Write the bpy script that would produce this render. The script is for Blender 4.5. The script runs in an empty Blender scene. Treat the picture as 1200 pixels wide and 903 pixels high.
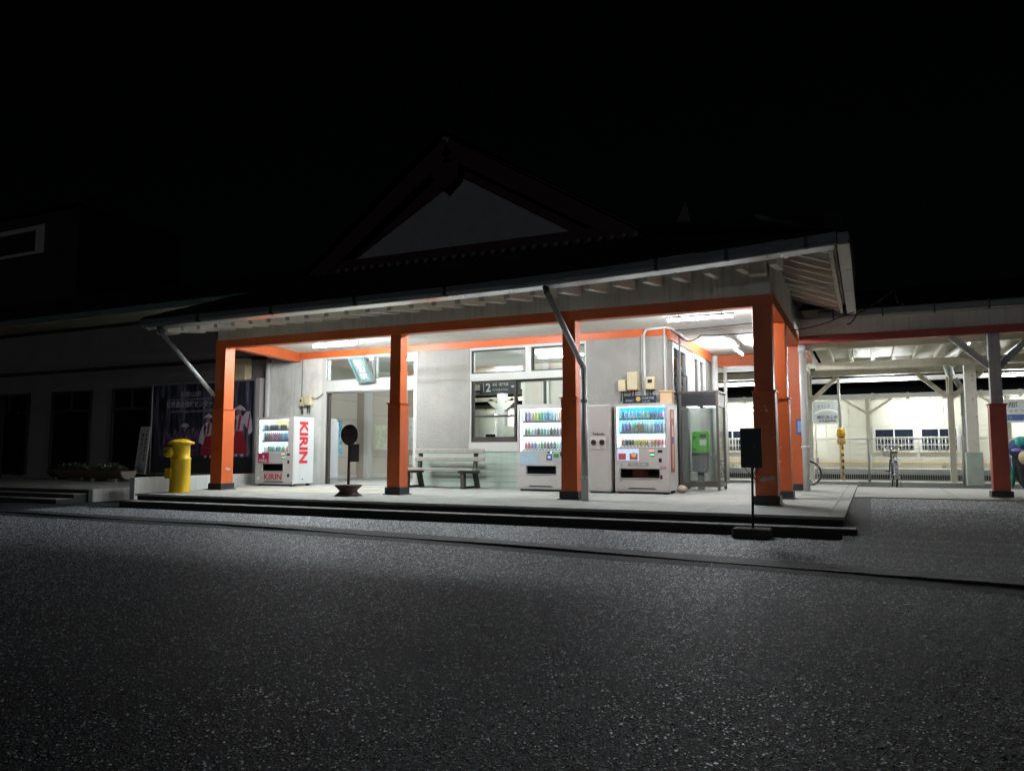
import bpy, math, random
from mathutils import Vector, Matrix
random.seed(7)
R = math.radians
S = bpy.context.scene
col = S.collection

# ------------------------------------------------------------ camera, night sky, added low fill sun, exposure
cam_d = bpy.data.cameras.new('camera'); cam = bpy.data.objects.new('camera', cam_d); col.objects.link(cam)
cam.location = (0, 0, 1.11)
cam.rotation_euler = (R(90 + 5.04), 0, R(25.2))
cam_d.sensor_width = 36; cam_d.lens = 26.7; cam_d.clip_end = 2000; cam_d.clip_start = .05
S.camera = cam
w = bpy.data.worlds.new('World'); S.world = w; w.use_nodes = True
sky = w.node_tree.nodes.new('ShaderNodeTexSky'); sky.sky_type = 'NISHITA'; sky.sun_disc = False
sky.sun_elevation = R(6); sky.sun_rotation = R(172)
w.node_tree.links.new(sky.outputs[0], w.node_tree.nodes['Background'].inputs[0])
w.node_tree.nodes['Background'].inputs[1].default_value = 0.00012
sun_d = bpy.data.lights.new('fill_sun', 'SUN'); sun_d.energy = .05; sun_d.angle = R(.6); sun_d.color = (.9, .95, 1)
sun = bpy.data.objects.new('fill_sun', sun_d); col.objects.link(sun); sun.rotation_euler = (R(84), 0, R(8)); sun.location = (5, -20, 30)  # unseen weak sun, added low behind the camera as fill for the facade
S.view_settings.view_transform = 'Standard'; S.view_settings.look = 'None'; S.view_settings.gamma = 1
S.view_settings.exposure = .75
S.cycles.use_denoising = True; S.cycles.sample_clamp_indirect = 6; S.cycles.max_bounces = 8
S.cycles.diffuse_bounces = 4; S.cycles.transparent_max_bounces = 24; S.cycles.caustics_reflective = False; S.cycles.caustics_refractive = False
TUBE = 500

# ------------------------------------------------------------ materials
MATS = {}
def newmat(n):
    m = bpy.data.materials.new(n); m.use_nodes = True; MATS[n] = m
    return m, m.node_tree, m.node_tree.nodes['Principled BSDF']
def node(t, kind, **k):
    n = t.nodes.new(kind)
    for a, v in k.items(): setattr(n, a, v)
    return n
def ramp(t, fac, stops):
    r = node(t, 'ShaderNodeValToRGB'); e = r.color_ramp.elements
    while len(e) < len(stops): e.new(.5)
    for i, (p, c) in enumerate(stops): e[i].position = p; e[i].color = (*c, 1)
    t.links.new(fac, r.inputs[0]); return r.outputs[0]
def noise(t, vec, scale, detail=4, rough=.6):
    n = node(t, 'ShaderNodeTexNoise'); n.inputs['Scale'].default_value = scale
    n.inputs['Detail'].default_value = detail; n.inputs['Roughness'].default_value = rough
    t.links.new(vec, n.inputs['Vector']); return n.outputs['Fac']
def mapping(t, scale=(1, 1, 1), rot=(0, 0, 0)):
    g = node(t, 'ShaderNodeNewGeometry'); mp = node(t, 'ShaderNodeMapping')
    mp.inputs['Scale'].default_value = scale; mp.inputs['Rotation'].default_value = rot
    t.links.new(g.outputs['Position'], mp.inputs['Vector']); return mp.outputs[0]
def mixc(t, f, a, b, mode='MIX'):
    x = node(t, 'ShaderNodeMix', data_type='RGBA', blend_type=mode)
    if isinstance(f, (int, float)): x.inputs[0].default_value = f
    else: t.links.new(f, x.inputs[0])
    for v, i in ((a, 6), (b, 7)):
        if isinstance(v, tuple): x.inputs[i].default_value = (*v, 1)
        else: t.links.new(v, x.inputs[i])
    return x.outputs[2]
def bump(t, b, h, strength, dist=.01):
    n = node(t, 'ShaderNodeBump'); n.inputs['Strength'].default_value = strength; n.inputs['Distance'].default_value = dist
    t.links.new(h, n.inputs['Height']); t.links.new(n.outputs[0], b.inputs['Normal'])
def mat(n, c, rough=.5, metal=0, var=.12, scale=3, dirt=0, dirtcol=(.06, .05, .04), bmp=0, bscale=60, streak=0, chip=0, chipcol=(.6, .58, .5), spec=.5):
    """painted / mineral surface: colour drift, blotchy dirt, rain streaks, chips, fine relief"""
    if n in MATS: return MATS[n]
    m, t, b = newmat(n); p = mapping(t)
    o = mixc(t, noise(t, p, scale), tuple(x * (1 - var) for x in c), tuple(min(1, x * (1 + var)) for x in c))
    if dirt:
        f = ramp(t, noise(t, p, scale * .7 + .6, 6, .7), [(.48, (0, 0, 0)), (.72, (dirt,) * 3)])
        o = mixc(t, f, o, dirtcol)
    if streak:
        f = ramp(t, noise(t, mapping(t, (9, 9, .5)), 1.6, 4), [(.5, (0, 0, 0)), (.75, (streak,) * 3)])
        o = mixc(t, f, o, dirtcol)
    if chip:
        f = ramp(t, noise(t, p, 9, 5, .65), [(.66 - chip, (0, 0, 0)), (.68 - chip, (1, 1, 1))])
        o = mixc(t, f, o, chipcol)
    t.links.new(o, b.inputs['Base Color'])
    b.inputs['Metallic'].default_value = metal; b.inputs['Specular IOR Level'].default_value = spec
    rr = node(t, 'ShaderNodeMapRange'); rr.inputs[3].default_value = max(.03, rough - .1); rr.inputs[4].default_value = min(1, rough + .12)
    t.links.new(noise(t, p, scale * 4), rr.inputs[0]); t.links.new(rr.outputs[0], b.inputs['Roughness'])
    if bmp: bump(t, b, noise(t, p, bscale, 5), bmp, .02)
    return m
def emit(n, c, s):
    if n in MATS: return MATS[n]
    m, t, b = newmat(n); b.inputs['Base Color'].default_value = (*[min(x, .8) for x in c], 1)
    b.inputs['Emission Color'].default_value = (*c, 1); b.inputs['Emission Strength'].default_value = s
    return m
def glass(n, tint=(.93, .96, .95), refl=1.0):
    m = bpy.data.materials.new(n); m.use_nodes = True; t = m.node_tree; MATS[n] = m
    for x in list(t.nodes):
        if x.type != 'OUTPUT_MATERIAL': t.nodes.remove(x)
    tr = node(t, 'ShaderNodeBsdfTransparent'); tr.inputs[0].default_value = (*tint, 1)
    gl = node(t, 'ShaderNodeBsdfGlossy'); gl.inputs['Roughness'].default_value = .03; gl.inputs[0].default_value = (refl,) * 3 + (1,)
    lw = node(t, 'ShaderNodeLayerWeight'); lw.inputs[0].default_value = .5   # Schlick reflectance, same from both sides of the pane
    pw_ = node(t, 'ShaderNodeMath', operation='POWER'); pw_.inputs[1].default_value = 5; t.links.new(lw.outputs['Facing'], pw_.inputs[0])
    fr = node(t, 'ShaderNodeMath', operation='MULTIPLY_ADD'); fr.inputs[1].default_value = .96; fr.inputs[2].default_value = .04; t.links.new(pw_.outputs[0], fr.inputs[0])
    mx = node(t, 'ShaderNodeMixShader')
    t.links.new(fr.outputs[0], mx.inputs[0]); t.links.new(tr.outputs[0], mx.inputs[1]); t.links.new(gl.outputs[0], mx.inputs[2])
    t.links.new(mx.outputs[0], t.nodes['Material Output'].inputs[0] if 'Material Output' in t.nodes else [x for x in t.nodes if x.type == 'OUTPUT_MATERIAL'][0].inputs[0])
    return m

def asphalt(n, dark, light, speck, rough=.55, amount=.62):
    m, t, b = newmat(n); p = mapping(t)
    v = node(t, 'ShaderNodeTexVoronoi'); v.inputs['Scale'].default_value = 105; t.links.new(p, v.inputs['Vector'])
    v2 = node(t, 'ShaderNodeTexVoronoi'); v2.inputs['Scale'].default_value = 210; t.links.new(p, v2.inputs['Vector'])
    sep = node(t, 'ShaderNodeSeparateColor'); t.links.new(v.outputs['Color'], sep.inputs[0])
    sep2 = node(t, 'ShaderNodeSeparateColor'); t.links.new(v2.outputs['Color'], sep2.inputs[0])
    base = mixc(t, noise(t, p, .6, 6, .65), dark, light)
    o = mixc(t, ramp(t, sep.outputs[0], [(amount, (0, 0, 0)), (1, (1, 1, 1))]), base, speck)
    o = mixc(t, ramp(t, sep2.outputs[1], [(.2, (.55,) * 3), (.8, (1, 1, 1))]), (.01, .01, .011), o)
    # worn tyre tracks and old stains
    st = ramp(t, noise(t, mapping(t, (.35, 1.1, 1), (0, 0, R(14))), .8, 5, .6), [(.4, (1, 1, 1)), (.68, (.42, .42, .44))])
    o = mixc(t, 1.0, o, st, 'MULTIPLY')
    t.links.new(o, b.inputs['Base Color'])
    rr = node(t, 'ShaderNodeMapRange'); rr.inputs[3].default_value = rough - .16; rr.inputs[4].default_value = rough + .2
    t.links.new(sep2.outputs[0], rr.inputs[0]); t.links.new(rr.outputs[0], b.inputs['Roughness'])
    ad = node(t, 'ShaderNodeMath', operation='ADD'); t.links.new(v.outputs['Distance'], ad.inputs[0]); t.links.new(sep2.outputs[2], ad.inputs[1])
    b.inputs['Specular IOR Level'].default_value = .28
    bump(t, b, ad.outputs[0], .8, .006)
    return m
M_asph = asphalt('asphalt', (.009, .0105, .013), (.017, .019, .022), (.24, .26, .29), .72, .68)
M_asph2 = asphalt('smooth_asphalt', (.022, .023, .025), (.04, .041, .043), (.10, .105, .11), .8, .8)
M_conc = mat('concrete', (.36, .37, .345), .75, var=.16, scale=1.3, dirt=.45, dirtcol=(.17, .16, .14), bmp=.25, bscale=80)
M_conc_l = mat('pale_concrete', (.62, .64, .62), .8, var=.2, scale=2, dirt=.3, dirtcol=(.2, .2, .19), bmp=.3, bscale=50, streak=.4)
M_riser = mat('shaded_concrete', (.035, .034, .033), .85, var=.3, scale=3, bmp=.3)  # near-black colour stands for the shade on unlit step fronts
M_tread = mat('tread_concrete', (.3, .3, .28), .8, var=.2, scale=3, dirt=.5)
M_red = mat('vermilion_paint', (.58, .115, .026), .42, var=.1, scale=2.5, dirt=.25, dirtcol=(.30, .075, .04), bmp=.12, bscale=30, streak=.3, chip=-.02, chipcol=(.50, .21, .11))
M_redchip = mat('chipped_vermilion', (.58, .115, .026), .45, var=.1, scale=2.5, dirt=.3, dirtcol=(.34, .08, .04), chip=.015, bmp=.1, bscale=30)
M_redd = mat('dull_red_paint', (.42, .06, .045), .5, var=.15, scale=2, dirt=.3, dirtcol=(.2, .05, .04))
M_oxide = mat('oxide_red', (.034, .007, .007), .65, var=.2, scale=2, dirt=.4, dirtcol=(.05, .02, .02))
M_plaster = mat('white_stucco', (.31, .31, .29), .85, var=.12, scale=2, dirt=.3, dirtcol=(.42, .4, .36), bmp=.9, bscale=34, streak=.25)
M_plaster2 = mat('aged_plaster', (.70, .70, .655), .85, var=.1, scale=1.2, dirt=.4, dirtcol=(.3, .29, .27), streak=.45, bmp=.15)
M_annex = mat('grey_render', (.17, .155, .155), .88, var=.18, scale=.9, dirt=.6, dirtcol=(.13, .12, .12), streak=.4, bmp=.25)
M_cream = mat('cream_painted_wood', (.66, .63, .52), .55, var=.1, scale=3, dirt=.3, dirtcol=(.36, .31, .23), bmp=.1, streak=.25)
M_raft = mat('rafter_paint', (.78, .77, .69), .6, var=.08, scale=4, dirt=.2, dirtcol=(.5, .46, .36))
M_cream2 = mat('cream_panel', (.51, .515, .45), .6, var=.06, scale=2, dirt=.25, dirtcol=(.45, .42, .32), streak=.2)
M_white = mat('white_trim', (.55, .56, .53), .45, var=.06, scale=3, dirt=.2, dirtcol=(.45, .43, .38), streak=.2)
M_peel = mat('peeling_white', (.66, .65, .58), .6, var=.1, scale=4, chip=.03, chipcol=(.36, .32, .24), bmp=.2)
M_green = mat('pale_green_board', (.40, .49, .43), .6, var=.1, scale=4, dirt=.3, dirtcol=(.26, .3, .26), streak=.3)
M_wood = mat('weathered_wood', (.33, .31, .28), .75, var=.2, scale=7, dirt=.5, dirtcol=(.16, .14, .12), bmp=.3)
M_wood_d = mat('dark_wood', (.035, .028, .024), .6, var=.3, scale=6)
M_dark = mat('dark_metal', (.03, .032, .035), .5, .3, var=.25, scale=5)
M_black = mat('black_plastic', (.012, .012, .013), .45, var=.2)
M_steel = mat('grey_steel', (.36, .37, .37), .4, .6, var=.1, scale=5, dirt=.2)
M_pipe = mat('grey_pvc', (.42, .44, .45), .42, var=.08, scale=3, dirt=.25, dirtcol=(.25, .25, .25))
M_pipew = mat('white_pipe', (.62, .63, .61), .4, var=.06, scale=3, dirt=.25, dirtcol=(.4, .38, .34))
M_gutter = mat('slate_gutter', (.15, .165, .175), .5, .2, var=.2, scale=4, dirt=.3, dirtcol=(.2, .21, .22))
M_roof = mat('roof_tile', (.018, .019, .022), .6, var=.3, scale=4, bmp=.4)
M_vm = mat('vending_white', (.52, .50, .485), .35, var=.03, scale=3, dirt=.1, dirtcol=(.45, .42, .4))
M_vms = mat('vending_side_white', (.56, .60, .61), .32, var=.03, scale=2, dirt=.08, dirtcol=(.55, .56, .56))
M_vmg = mat('vending_grey', (.33, .325, .33), .4, var=.05)
M_ltr_red = mat('letter_red', (.55, .012, .02), .4, var=.04)
M_ltr_blk = mat('letter_black', (.015, .015, .017), .5, var=.05)
M_ltr_wht = mat('letter_white', (.8, .8, .78), .5, var=.03)
M_crim = mat('crimson_sticker', (.42, .015, .09), .35, var=.08)
M_blue = mat('blue_sign', (.03, .10, .36), .4, var=.08)
M_yel = mat('yellow_enamel', (.72, .47, .012), .32, var=.08, scale=4, dirt=.25, dirtcol=(.4, .24, .02))
M_hyel = mat('hazard_yellow', (.75, .42, .02), .5, var=.15, scale=8, dirt=.3)
M_bronze = mat('booth_bronze', (.17, .155, .14), .38, .7, var=.1, scale=6)
M_ivory = mat('ivory_box', (.62, .55, .36), .5, var=.06, dirt=.2, dirtcol=(.42, .36, .22))
M_jade = mat('jade_frame', (.15, .25, .25), .6, var=.2, scale=14, dirt=.3, dirtcol=(.1, .22, .22), bmp=.3)
M_int = mat('interior_wall', (.5, .465, .405), .7, var=.04, scale=2)
M_intb = mat('interior_brown', (.36, .30, .25), .7, var=.05)
M_ceil = mat('ceiling_board', (.80, .81, .77), .8, var=.05, scale=2, dirt=.15, dirtcol=(.45, .43, .38))
M_tact = mat('tactile_yellow', (.60, .44, .10), .7, var=.2, scale=6, dirt=.4, dirtcol=(.4, .36, .26))
M_phone = mat('payphone_green', (.06, .36, .02), .35, var=.06)
M_fence = mat('white_fence', (.52, .54, .52), .5, var=.05)
M_tyre = mat('tyre_rubber', (.014, .014, .015), .8, var=.2)
M_chrome = mat('bike_chrome', (.6, .61, .62), .25, .9, var=.05)
M_alu = mat('bare_aluminium', (.72, .75, .78), .3, .9, var=.1, scale=3)
M_bike = mat('bike_paint', (.03, .035, .05), .3, .2, var=.1)
M_glass = glass('window_glass'); M_glassd = glass('old_dark_glass', (.35, .36, .38))
M_tube = emit('fluorescent_tube', (.92, .96, 1), TUBE)
M_tubep = emit('fluorescent_tube_platform', (.94, .98, .94), TUBE * .65)
M_tubef = emit('fluorescent_tube_far', (.95, .97, .94), TUBE * .9)
M_tubel = emit('fluorescent_tube_cool', (.90, .98, 1), TUBE)

# ------------------------------------------------------------ mesh building
ORG = {}
class M:
    def __init__(s): s.v = []; s.f = []; s.sm = []
    def quad(s, pts, smooth=False):
        i = len(s.v); s.v += [tuple(p) for p in pts]; s.f.append(tuple(range(i, i + len(pts)))); s.sm.append(smooth); return s
    def box(s, x0, x1, y0, y1, z0, z1):
        i = len(s.v)
        s.v += [(x, y, z) for z in (min(z0, z1), max(z0, z1)) for y in (min(y0, y1), max(y0, y1)) for x in (min(x0, x1), max(x0, x1))]
        for f in ((0, 2, 3, 1), (4, 5, 7, 6), (0, 1, 5, 4), (2, 6, 7, 3), (0, 4, 6, 2), (1, 3, 7, 5)):
            s.f.append(tuple(i + k for k in f)); s.sm.append(False)
        return s
    def beam(s, a, b, wd, ht, up=(0, 0, 1)):
        a = Vector(a); b = Vector(b); d = (b - a).normalized(); u = Vector(up)
        if abs(d.dot(u)) > .98: u = Vector((0, 1, 0))
        r = d.cross(u).normalized(); u = r.cross(d).normalized(); i = len(s.v)
        for c in (a, b):
            for p, q in ((-1, -1), (1, -1), (1, 1), (-1, 1)): s.v.append(tuple(c + r * p * wd / 2 + u * q * ht / 2))
        for f in ((0, 3, 2, 1), (4, 5, 6, 7), (0, 1, 5, 4), (1, 2, 6, 5), (2, 3, 7, 6), (3, 0, 4, 7)):
            s.f.append(tuple(i + k for k in f)); s.sm.append(False)
        return s
    def cyl(s, a, b, r0, r1=None, n=14, caps=True):
        r1 = r0 if r1 is None else r1
        a = Vector(a); b = Vector(b); d = (b - a).normalized()
        u = Vector((0, 0, 1)) if abs(d.z) < .9 else Vector((1, 0, 0)); x = d.cross(u).normalized(); y = d.cross(x); i = len(s.v)
        for c, r in ((a, r0), (b, r1)):
            for k in range(n):
                t = 2 * math.pi * k / n; s.v.append(tuple(c + (x * math.cos(t) + y * math.sin(t)) * r))
        for k in range(n):
            s.f.append((i + k, i + n + k, i + n + (k + 1) % n, i + (k + 1) % n)); s.sm.append(True)
        if caps:
            s.f.append(tuple(i + k for k in range(n))); s.f.append(tuple(i + n + k for k in reversed(range(n)))); s.sm += [False] * 2
        return s
    def tube(s, pts, r, n=8):
        for a, b in zip(pts, pts[1:]): s.cyl(a, b, r, r, n)
        for p in pts[1:-1]: s.ball(p, r * 1.01, 6, 4)
        return s
    def ball(s, c, r, n=10, m=7, sc=(1, 1, 1)):
        prof = [(r * math.sin(math.pi * k / m), -r * math.cos(math.pi * k / m)) for k in range(m + 1)]
        return s.lathe(c, prof, n, sc)
    def lathe(s, c, prof, n=20, sc=(1, 1, 1), axis='z'):
        i = len(s.v)
        for r, z in prof:
            for k in range(n):
                t = 2 * math.pi * k / n
                p = (r * math.cos(t) * sc[0], r * math.sin(t) * sc[1], z * sc[2])
                if axis == 'y': p = (p[0], p[2], p[1])
                elif axis == 'x': p = (p[2], p[0], p[1])
                s.v.append((c[0] + p[0], c[1] + p[1], c[2] + p[2]))
        for j in range(len(prof) - 1):
            for k in range(n):
                q = (i + j * n + k, i + j * n + (k + 1) % n, i + (j + 1) * n + (k + 1) % n, i + (j + 1) * n + k)
                s.f.append(q); s.sm.append(True)
        if prof[0][0] > 1e-5: s.f.append(tuple(i + k for k in reversed(range(n)))); s.sm.append(False)
        if prof[-1][0] > 1e-5: s.f.append(tuple(i + (len(prof) - 1) * n + k for k in range(n))); s.sm.append(False)
        return s
    def prism(s, pts, d):
        """pts: 3D outline, d: extrusion vector"""
        n = len(pts); i = len(s.v); d = Vector(d)
        s.v += [tuple(p) for p in pts] + [tuple(Vector(p) + d) for p in pts]
        s.f.append(tuple(i + k for k in range(n))); s.f.append(tuple(i + n + k for k in reversed(range(n)))); s.sm += [False] * 2
        for k in range(n):
            s.f.append((i + k, i + n + k, i + n + (k + 1) % n, i + (k + 1) % n)); s.sm.append(False)
        return s
    def torus(s, c, R_, r, axis='x', n=28, m=8):
        i = len(s.v)
        for k in range(n):
            t = 2 * math.pi * k / n
            for j in range(m):
                q = 2 * math.pi * j / m; a = R_ + r * math.cos(q); h = r * math.sin(q)
                p = (h, a * math.cos(t), a * math.sin(t)) if axis == 'x' else (a * math.cos(t), h, a * math.sin(t))
                s.v.append((c[0] + p[0], c[1] + p[1], c[2] + p[2]))
        for k in range(n):
            for j in range(m):
                s.f.append((i + k * m + j, i + k * m + (j + 1) % m, i + ((k + 1) % n) * m + (j + 1) % m, i + ((k + 1) % n) * m + j)); s.sm.append(True)
        return s
    def ob(s, name, mt, parent=None, bev=0, kind=None, label=None, cat=None, group=None):
        o3 = ORG.get(parent.name) if parent else None
        if parent is None:
            xs, ys, zs = zip(*s.v); o3 = Vector(((min(xs) + max(xs)) / 2, (min(ys) + max(ys)) / 2, min(zs)))
        me = bpy.data.meshes.new(name); me.from_pydata([tuple(Vector(p) - o3) for p in s.v], [], s.f)
        me.polygons.foreach_set('use_smooth', s.sm); me.update()
        import bmesh
        bm = bmesh.new(); bm.from_mesh(me); bmesh.ops.recalc_face_normals(bm, faces=bm.faces); bm.to_mesh(me); bm.free()
        me.materials.append(mt)
        o = bpy.data.objects.new(name, me); col.objects.link(o); ORG[o.name] = o3
        if parent: o.parent = parent
        else: o.location = o3
        if bev:
            b = o.modifiers.new('b', 'BEVEL'); b.width = bev; b.segments = 2; b.limit_method = 'ANGLE'; b.angle_limit = R(50)
        if kind: o['kind'] = kind
        if label: o['label'] = label; o['category'] = cat
        if group: o['group'] = group
        return o
def T(name, label, cat, loc, group=None):
    o = bpy.data.objects.new(name, None); col.objects.link(o); o.location = loc; ORG[o.name] = Vector(loc); o.empty_display_size = .1
    o['label'] = label; o['category'] = cat
    if group: o['group'] = group
    return o
def again(o, d, parent=None):
    """copy of a part moved by d, sharing its mesh"""
    c = o.copy(); col.objects.link(c); c.location = o.location + Vector(d); ORG[c.name] = ORG[o.name]
    if parent: c.parent = parent
    return c
def rep(m, name, mt, parent, offs, bev=0):
    o = m.ob(name, mt, parent, bev); res = [o]
    for d in offs: res.append(again(o, d))
    return res
def tree(o, parent=None):
    c = o.copy(); col.objects.link(c); ORG[c.name] = ORG[o.name]
    if parent: c.parent = parent
    for ch in list(o.children): tree(ch, c)
    return c
def text(s, name, mt, parent, loc, face='-y', w=None, h=None, roll=0, bold=0, ext=.0015, italic=0):
    """flat lettering centred on loc, readable from direction face, fitted to w x h"""
    cu = bpy.data.curves.new('t', 'FONT'); cu.body = s; cu.align_x = 'CENTER'; cu.align_y = 'CENTER'; cu.resolution_u = 2
    cu.offset = bold; cu.shear = italic
    t = bpy.data.objects.new('t', cu); col.objects.link(t); dg = bpy.context.evaluated_depsgraph_get()
    me = bpy.data.meshes.new_from_object(t.evaluated_get(dg)); bpy.data.objects.remove(t)
    vs = [v.co.copy() for v in me.vertices]; fs = [tuple(p.vertices) for p in me.polygons]
    if not vs: return None
    x0, x1 = min(v.x for v in vs), max(v.x for v in vs); y0, y1 = min(v.y for v in vs), max(v.y for v in vs)
    sx = w / (x1 - x0) if w else None; sy = h / (y1 - y0) if h else None
    sx = sx or sy; sy = sy or sx
    a = R(roll); m = M()
    for v in vs:
        px, py = (v.x - (x0 + x1) / 2) * sx, (v.y - (y0 + y1) / 2) * sy
        px, py = px * math.cos(a) - py * math.sin(a), px * math.sin(a) + py * math.cos(a)
        if face == '-y': p = (loc[0] + px, loc[1], loc[2] + py)
        elif face == '+x': p = (loc[0], loc[1] + px, loc[2] + py)
        elif callable(face): p = face(px, py)
        m.v.append(p)
    m.f = fs; m.sm = [False] * len(fs)
    o3 = ORG[parent.name]; me2 = bpy.data.meshes.new(name); me2.from_pydata([tuple(Vector(p) - o3) for p in m.v], [], fs); me2.materials.append(mt)
    o = bpy.data.objects.new(name, me2); col.objects.link(o); o.parent = parent; ORG[o.name] = o3
    return o
P = .26   # platform height

# ------------------------------------------------------------ the setting
def gz(x, y):
    """asphalt height: flat, with a ramp rising to the paved path right of the station"""
    if x < -.36: return 0.0
    t = max(0, min(1, (y - 9.2) / 4.6)); t = t * t * (3 - 2 * t)
    return .245 * t
def span(a, b, n): return [a + (b - a) * i / n for i in range(n + 1)]
m = M(); xs = [-300, -120, -60] + span(-30, -.37, 24) + span(-.35, 8, 14) + [20, 60, 300]; ys = [-300, -60, -10] + span(-4, 24.98, 58)
for y in ys:
    for x in xs: m.v.append((x, y, gz(x, y)))
W_ = len(xs)
for j in range(len(ys) - 1):
    for i in range(W_ - 1):
        m.f.append((j * W_ + i, j * W_ + i + 1, (j + 1) * W_ + i + 1, (j + 1) * W_ + i)); m.sm.append(True)
m.ob('asphalt_ground', M_asph, kind='structure')
M().box(-300, 300, 24.98, 26.9, -.3, .235).ob('platform_edge_ground', M_conc, kind='structure')
M().box(-300, 300, 26.9, 30.9, -.9, -.62).ob('track_bed', mat('ballast', (.09, .08, .07), .9, var=.5, scale=40, bmp=1, bscale=30), kind='structure')
M().box(-300, 300, 31, 300, -.9, .5).ob('far_ground', M_conc, kind='structure')
M().box(-60, 60, 30.93, 30.985, -.62, .33).ob('far_platform_face', M_riser, kind='structure')  # shade of the track pit put into the face colour
for ry in (28.2, 29.27):
    M().box(-80, 80, ry - .035, ry + .035, -.62, -.47).ob('rail', M_steel, label='steel rail lying in the track bed %s' % ('nearer the white mesh fence' if ry < 29 else 'nearer the far platform'), cat='rail')
# patched strip with a joint, running across the forecourt
seam = [(-20, 9.35), (-12.8, 8.75), (-9.5, 8.72), (-6.6, 8.55), (-3.3, 8.12), (-1, 7.85), (1.1, 7.5), (4.5, 7.0)]
m = M(); k = M()
fine = []
for (a, b), (c, d) in zip(seam, seam[1:]):
    for i in range(8): fine.append((a + (c - a) * i / 8, b + (d - b) * i / 8 + random.uniform(-.012, .012)))
for (a, b), (c, d) in zip(fine, fine[1:]):
    w1, w2 = [.34 + .05 * math.sin(q * 1.7) for q in (a, c)]
    m.quad([(a, b - w1, .004), (c, d - w2, .004), (c, d, .004), (a, b, .004)])
    t1, t2 = [.012 + .01 * math.sin(q * 3.1) ** 2 for q in (a, c)]
    h1, h2 = [.022 + .010 * math.sin(q * 1.3) for q in (a, c)]
    k.quad([(a, b, .0), (c, d, .0), (c, d + .01, h2), (a, b + .01, h1)]).quad([(a, b + .01, h1), (c, d + .01, h2), (c, d + .55, .003), (a, b + .55, .003)])
m.ob('patched_strip', M_asph2, kind='structure'); k.ob('overlay_edge', M_asph, kind='structure')
# loose and proud stones of the coarse asphalt surface
import numpy as np
rg = np.random.default_rng(5); N = 620000
gx = rg.uniform(-15, 7, N); gy = 1.2 + 9.4 * rg.uniform(0, 1, N) ** .75
keep = (np.abs(gx * math.cos(R(25.2)) + gy * math.sin(R(25.2))) < .74 * (gy * math.cos(R(25.2)) - gx * math.sin(R(25.2))) + .3)
N2 = 70000; gx = np.concatenate([gx[keep], rg.uniform(-.33, 8, N2)]); gy = np.concatenate([gy[keep], rg.uniform(10.6, 16.15, N2)])
keep = ~((gx > -.62) & (gx < -.03) & (gy > 10.7)); gx, gy = gx[keep], gy[keep]; N = len(gx)
tt = np.clip((gy - 9.2) / 4.6, 0, 1); gzv = np.where(gx < -.36, 0, .245 * tt * tt * (3 - 2 * tt))
rr_ = .0035 + .008 * rg.uniform(0, 1, N) ** 1.5; hh = rr_ * rg.uniform(.25, .6, N); an0 = rg.uniform(0, 6.28, N)
V = np.zeros((N, 5, 3)); 
for k_ in range(4):
    a_ = an0 + k_ * math.pi / 2 + rg.uniform(-.4, .4, N); q_ = rr_ * rg.uniform(.7, 1.3, N)
    V[:, k_, 0] = gx + q_ * np.cos(a_); V[:, k_, 1] = gy + q_ * np.sin(a_); V[:, k_, 2] = gzv - .0015
V[:, 4, 0] = gx + rr_ * rg.uniform(-.5, .5, N); V[:, 4, 1] = gy + rr_ * rg.uniform(-.5, .5, N); V[:, 4, 2] = gzv + hh
base = (np.arange(N) * 5)[:, None]
F = np.concatenate([base + np.array([[k_, (k_ + 1) % 4, 4]]) for k_ in range(4)])
me = bpy.data.meshes.new('asphalt_aggregate'); me.vertices.add(N * 5); me.vertices.foreach_set('co', V.ravel()); me.loops.add(len(F) * 3); me.loops.foreach_set('vertex_index', F.ravel().astype(np.int32)); me.polygons.add(len(F)); me.polygons.foreach_set('loop_start', np.arange(len(F), dtype=np.int32) * 3); me.update(calc_edges=True); me.validate()
def stone():
    m, t, b = newmat('aggregate_stone'); v = node(t, 'ShaderNodeTexVoronoi'); v.inputs['Scale'].default_value = 60; t.links.new(mapping(t), v.inputs['Vector'])
    se = node(t, 'ShaderNodeSeparateColor'); t.links.new(v.outputs['Color'], se.inputs[0])
    t.links.new(ramp(t, se.outputs[0], [(.15, (.05, .054, .062)), (.42, (.2, .215, .235)), (.7, (.62, .66, .71)), (1, (.92, .94, .96))]), b.inputs['Base Color']); b.inputs['Roughness'].default_value = .42; return m
me.materials.append(stone()); ag = bpy.data.objects.new('asphalt_aggregate', me); col.objects.link(ag); ag['kind'] = 'stuff'; ag['label'] = 'pale stone chips standing proud of the coarse forecourt asphalt'; ag['category'] = 'gravel'
lf = M(); lf.quad([(-.42, 8.0, .012), (-.36, 7.97, .02), (-.30, 8.0, .014), (-.36, 8.04, .011)]); lf.ob('fallen_leaf', mat('dry_leaf', (.5, .45, .38), .8), label='small pale fallen leaf lying on the patched asphalt strip', cat='leaf')

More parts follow.
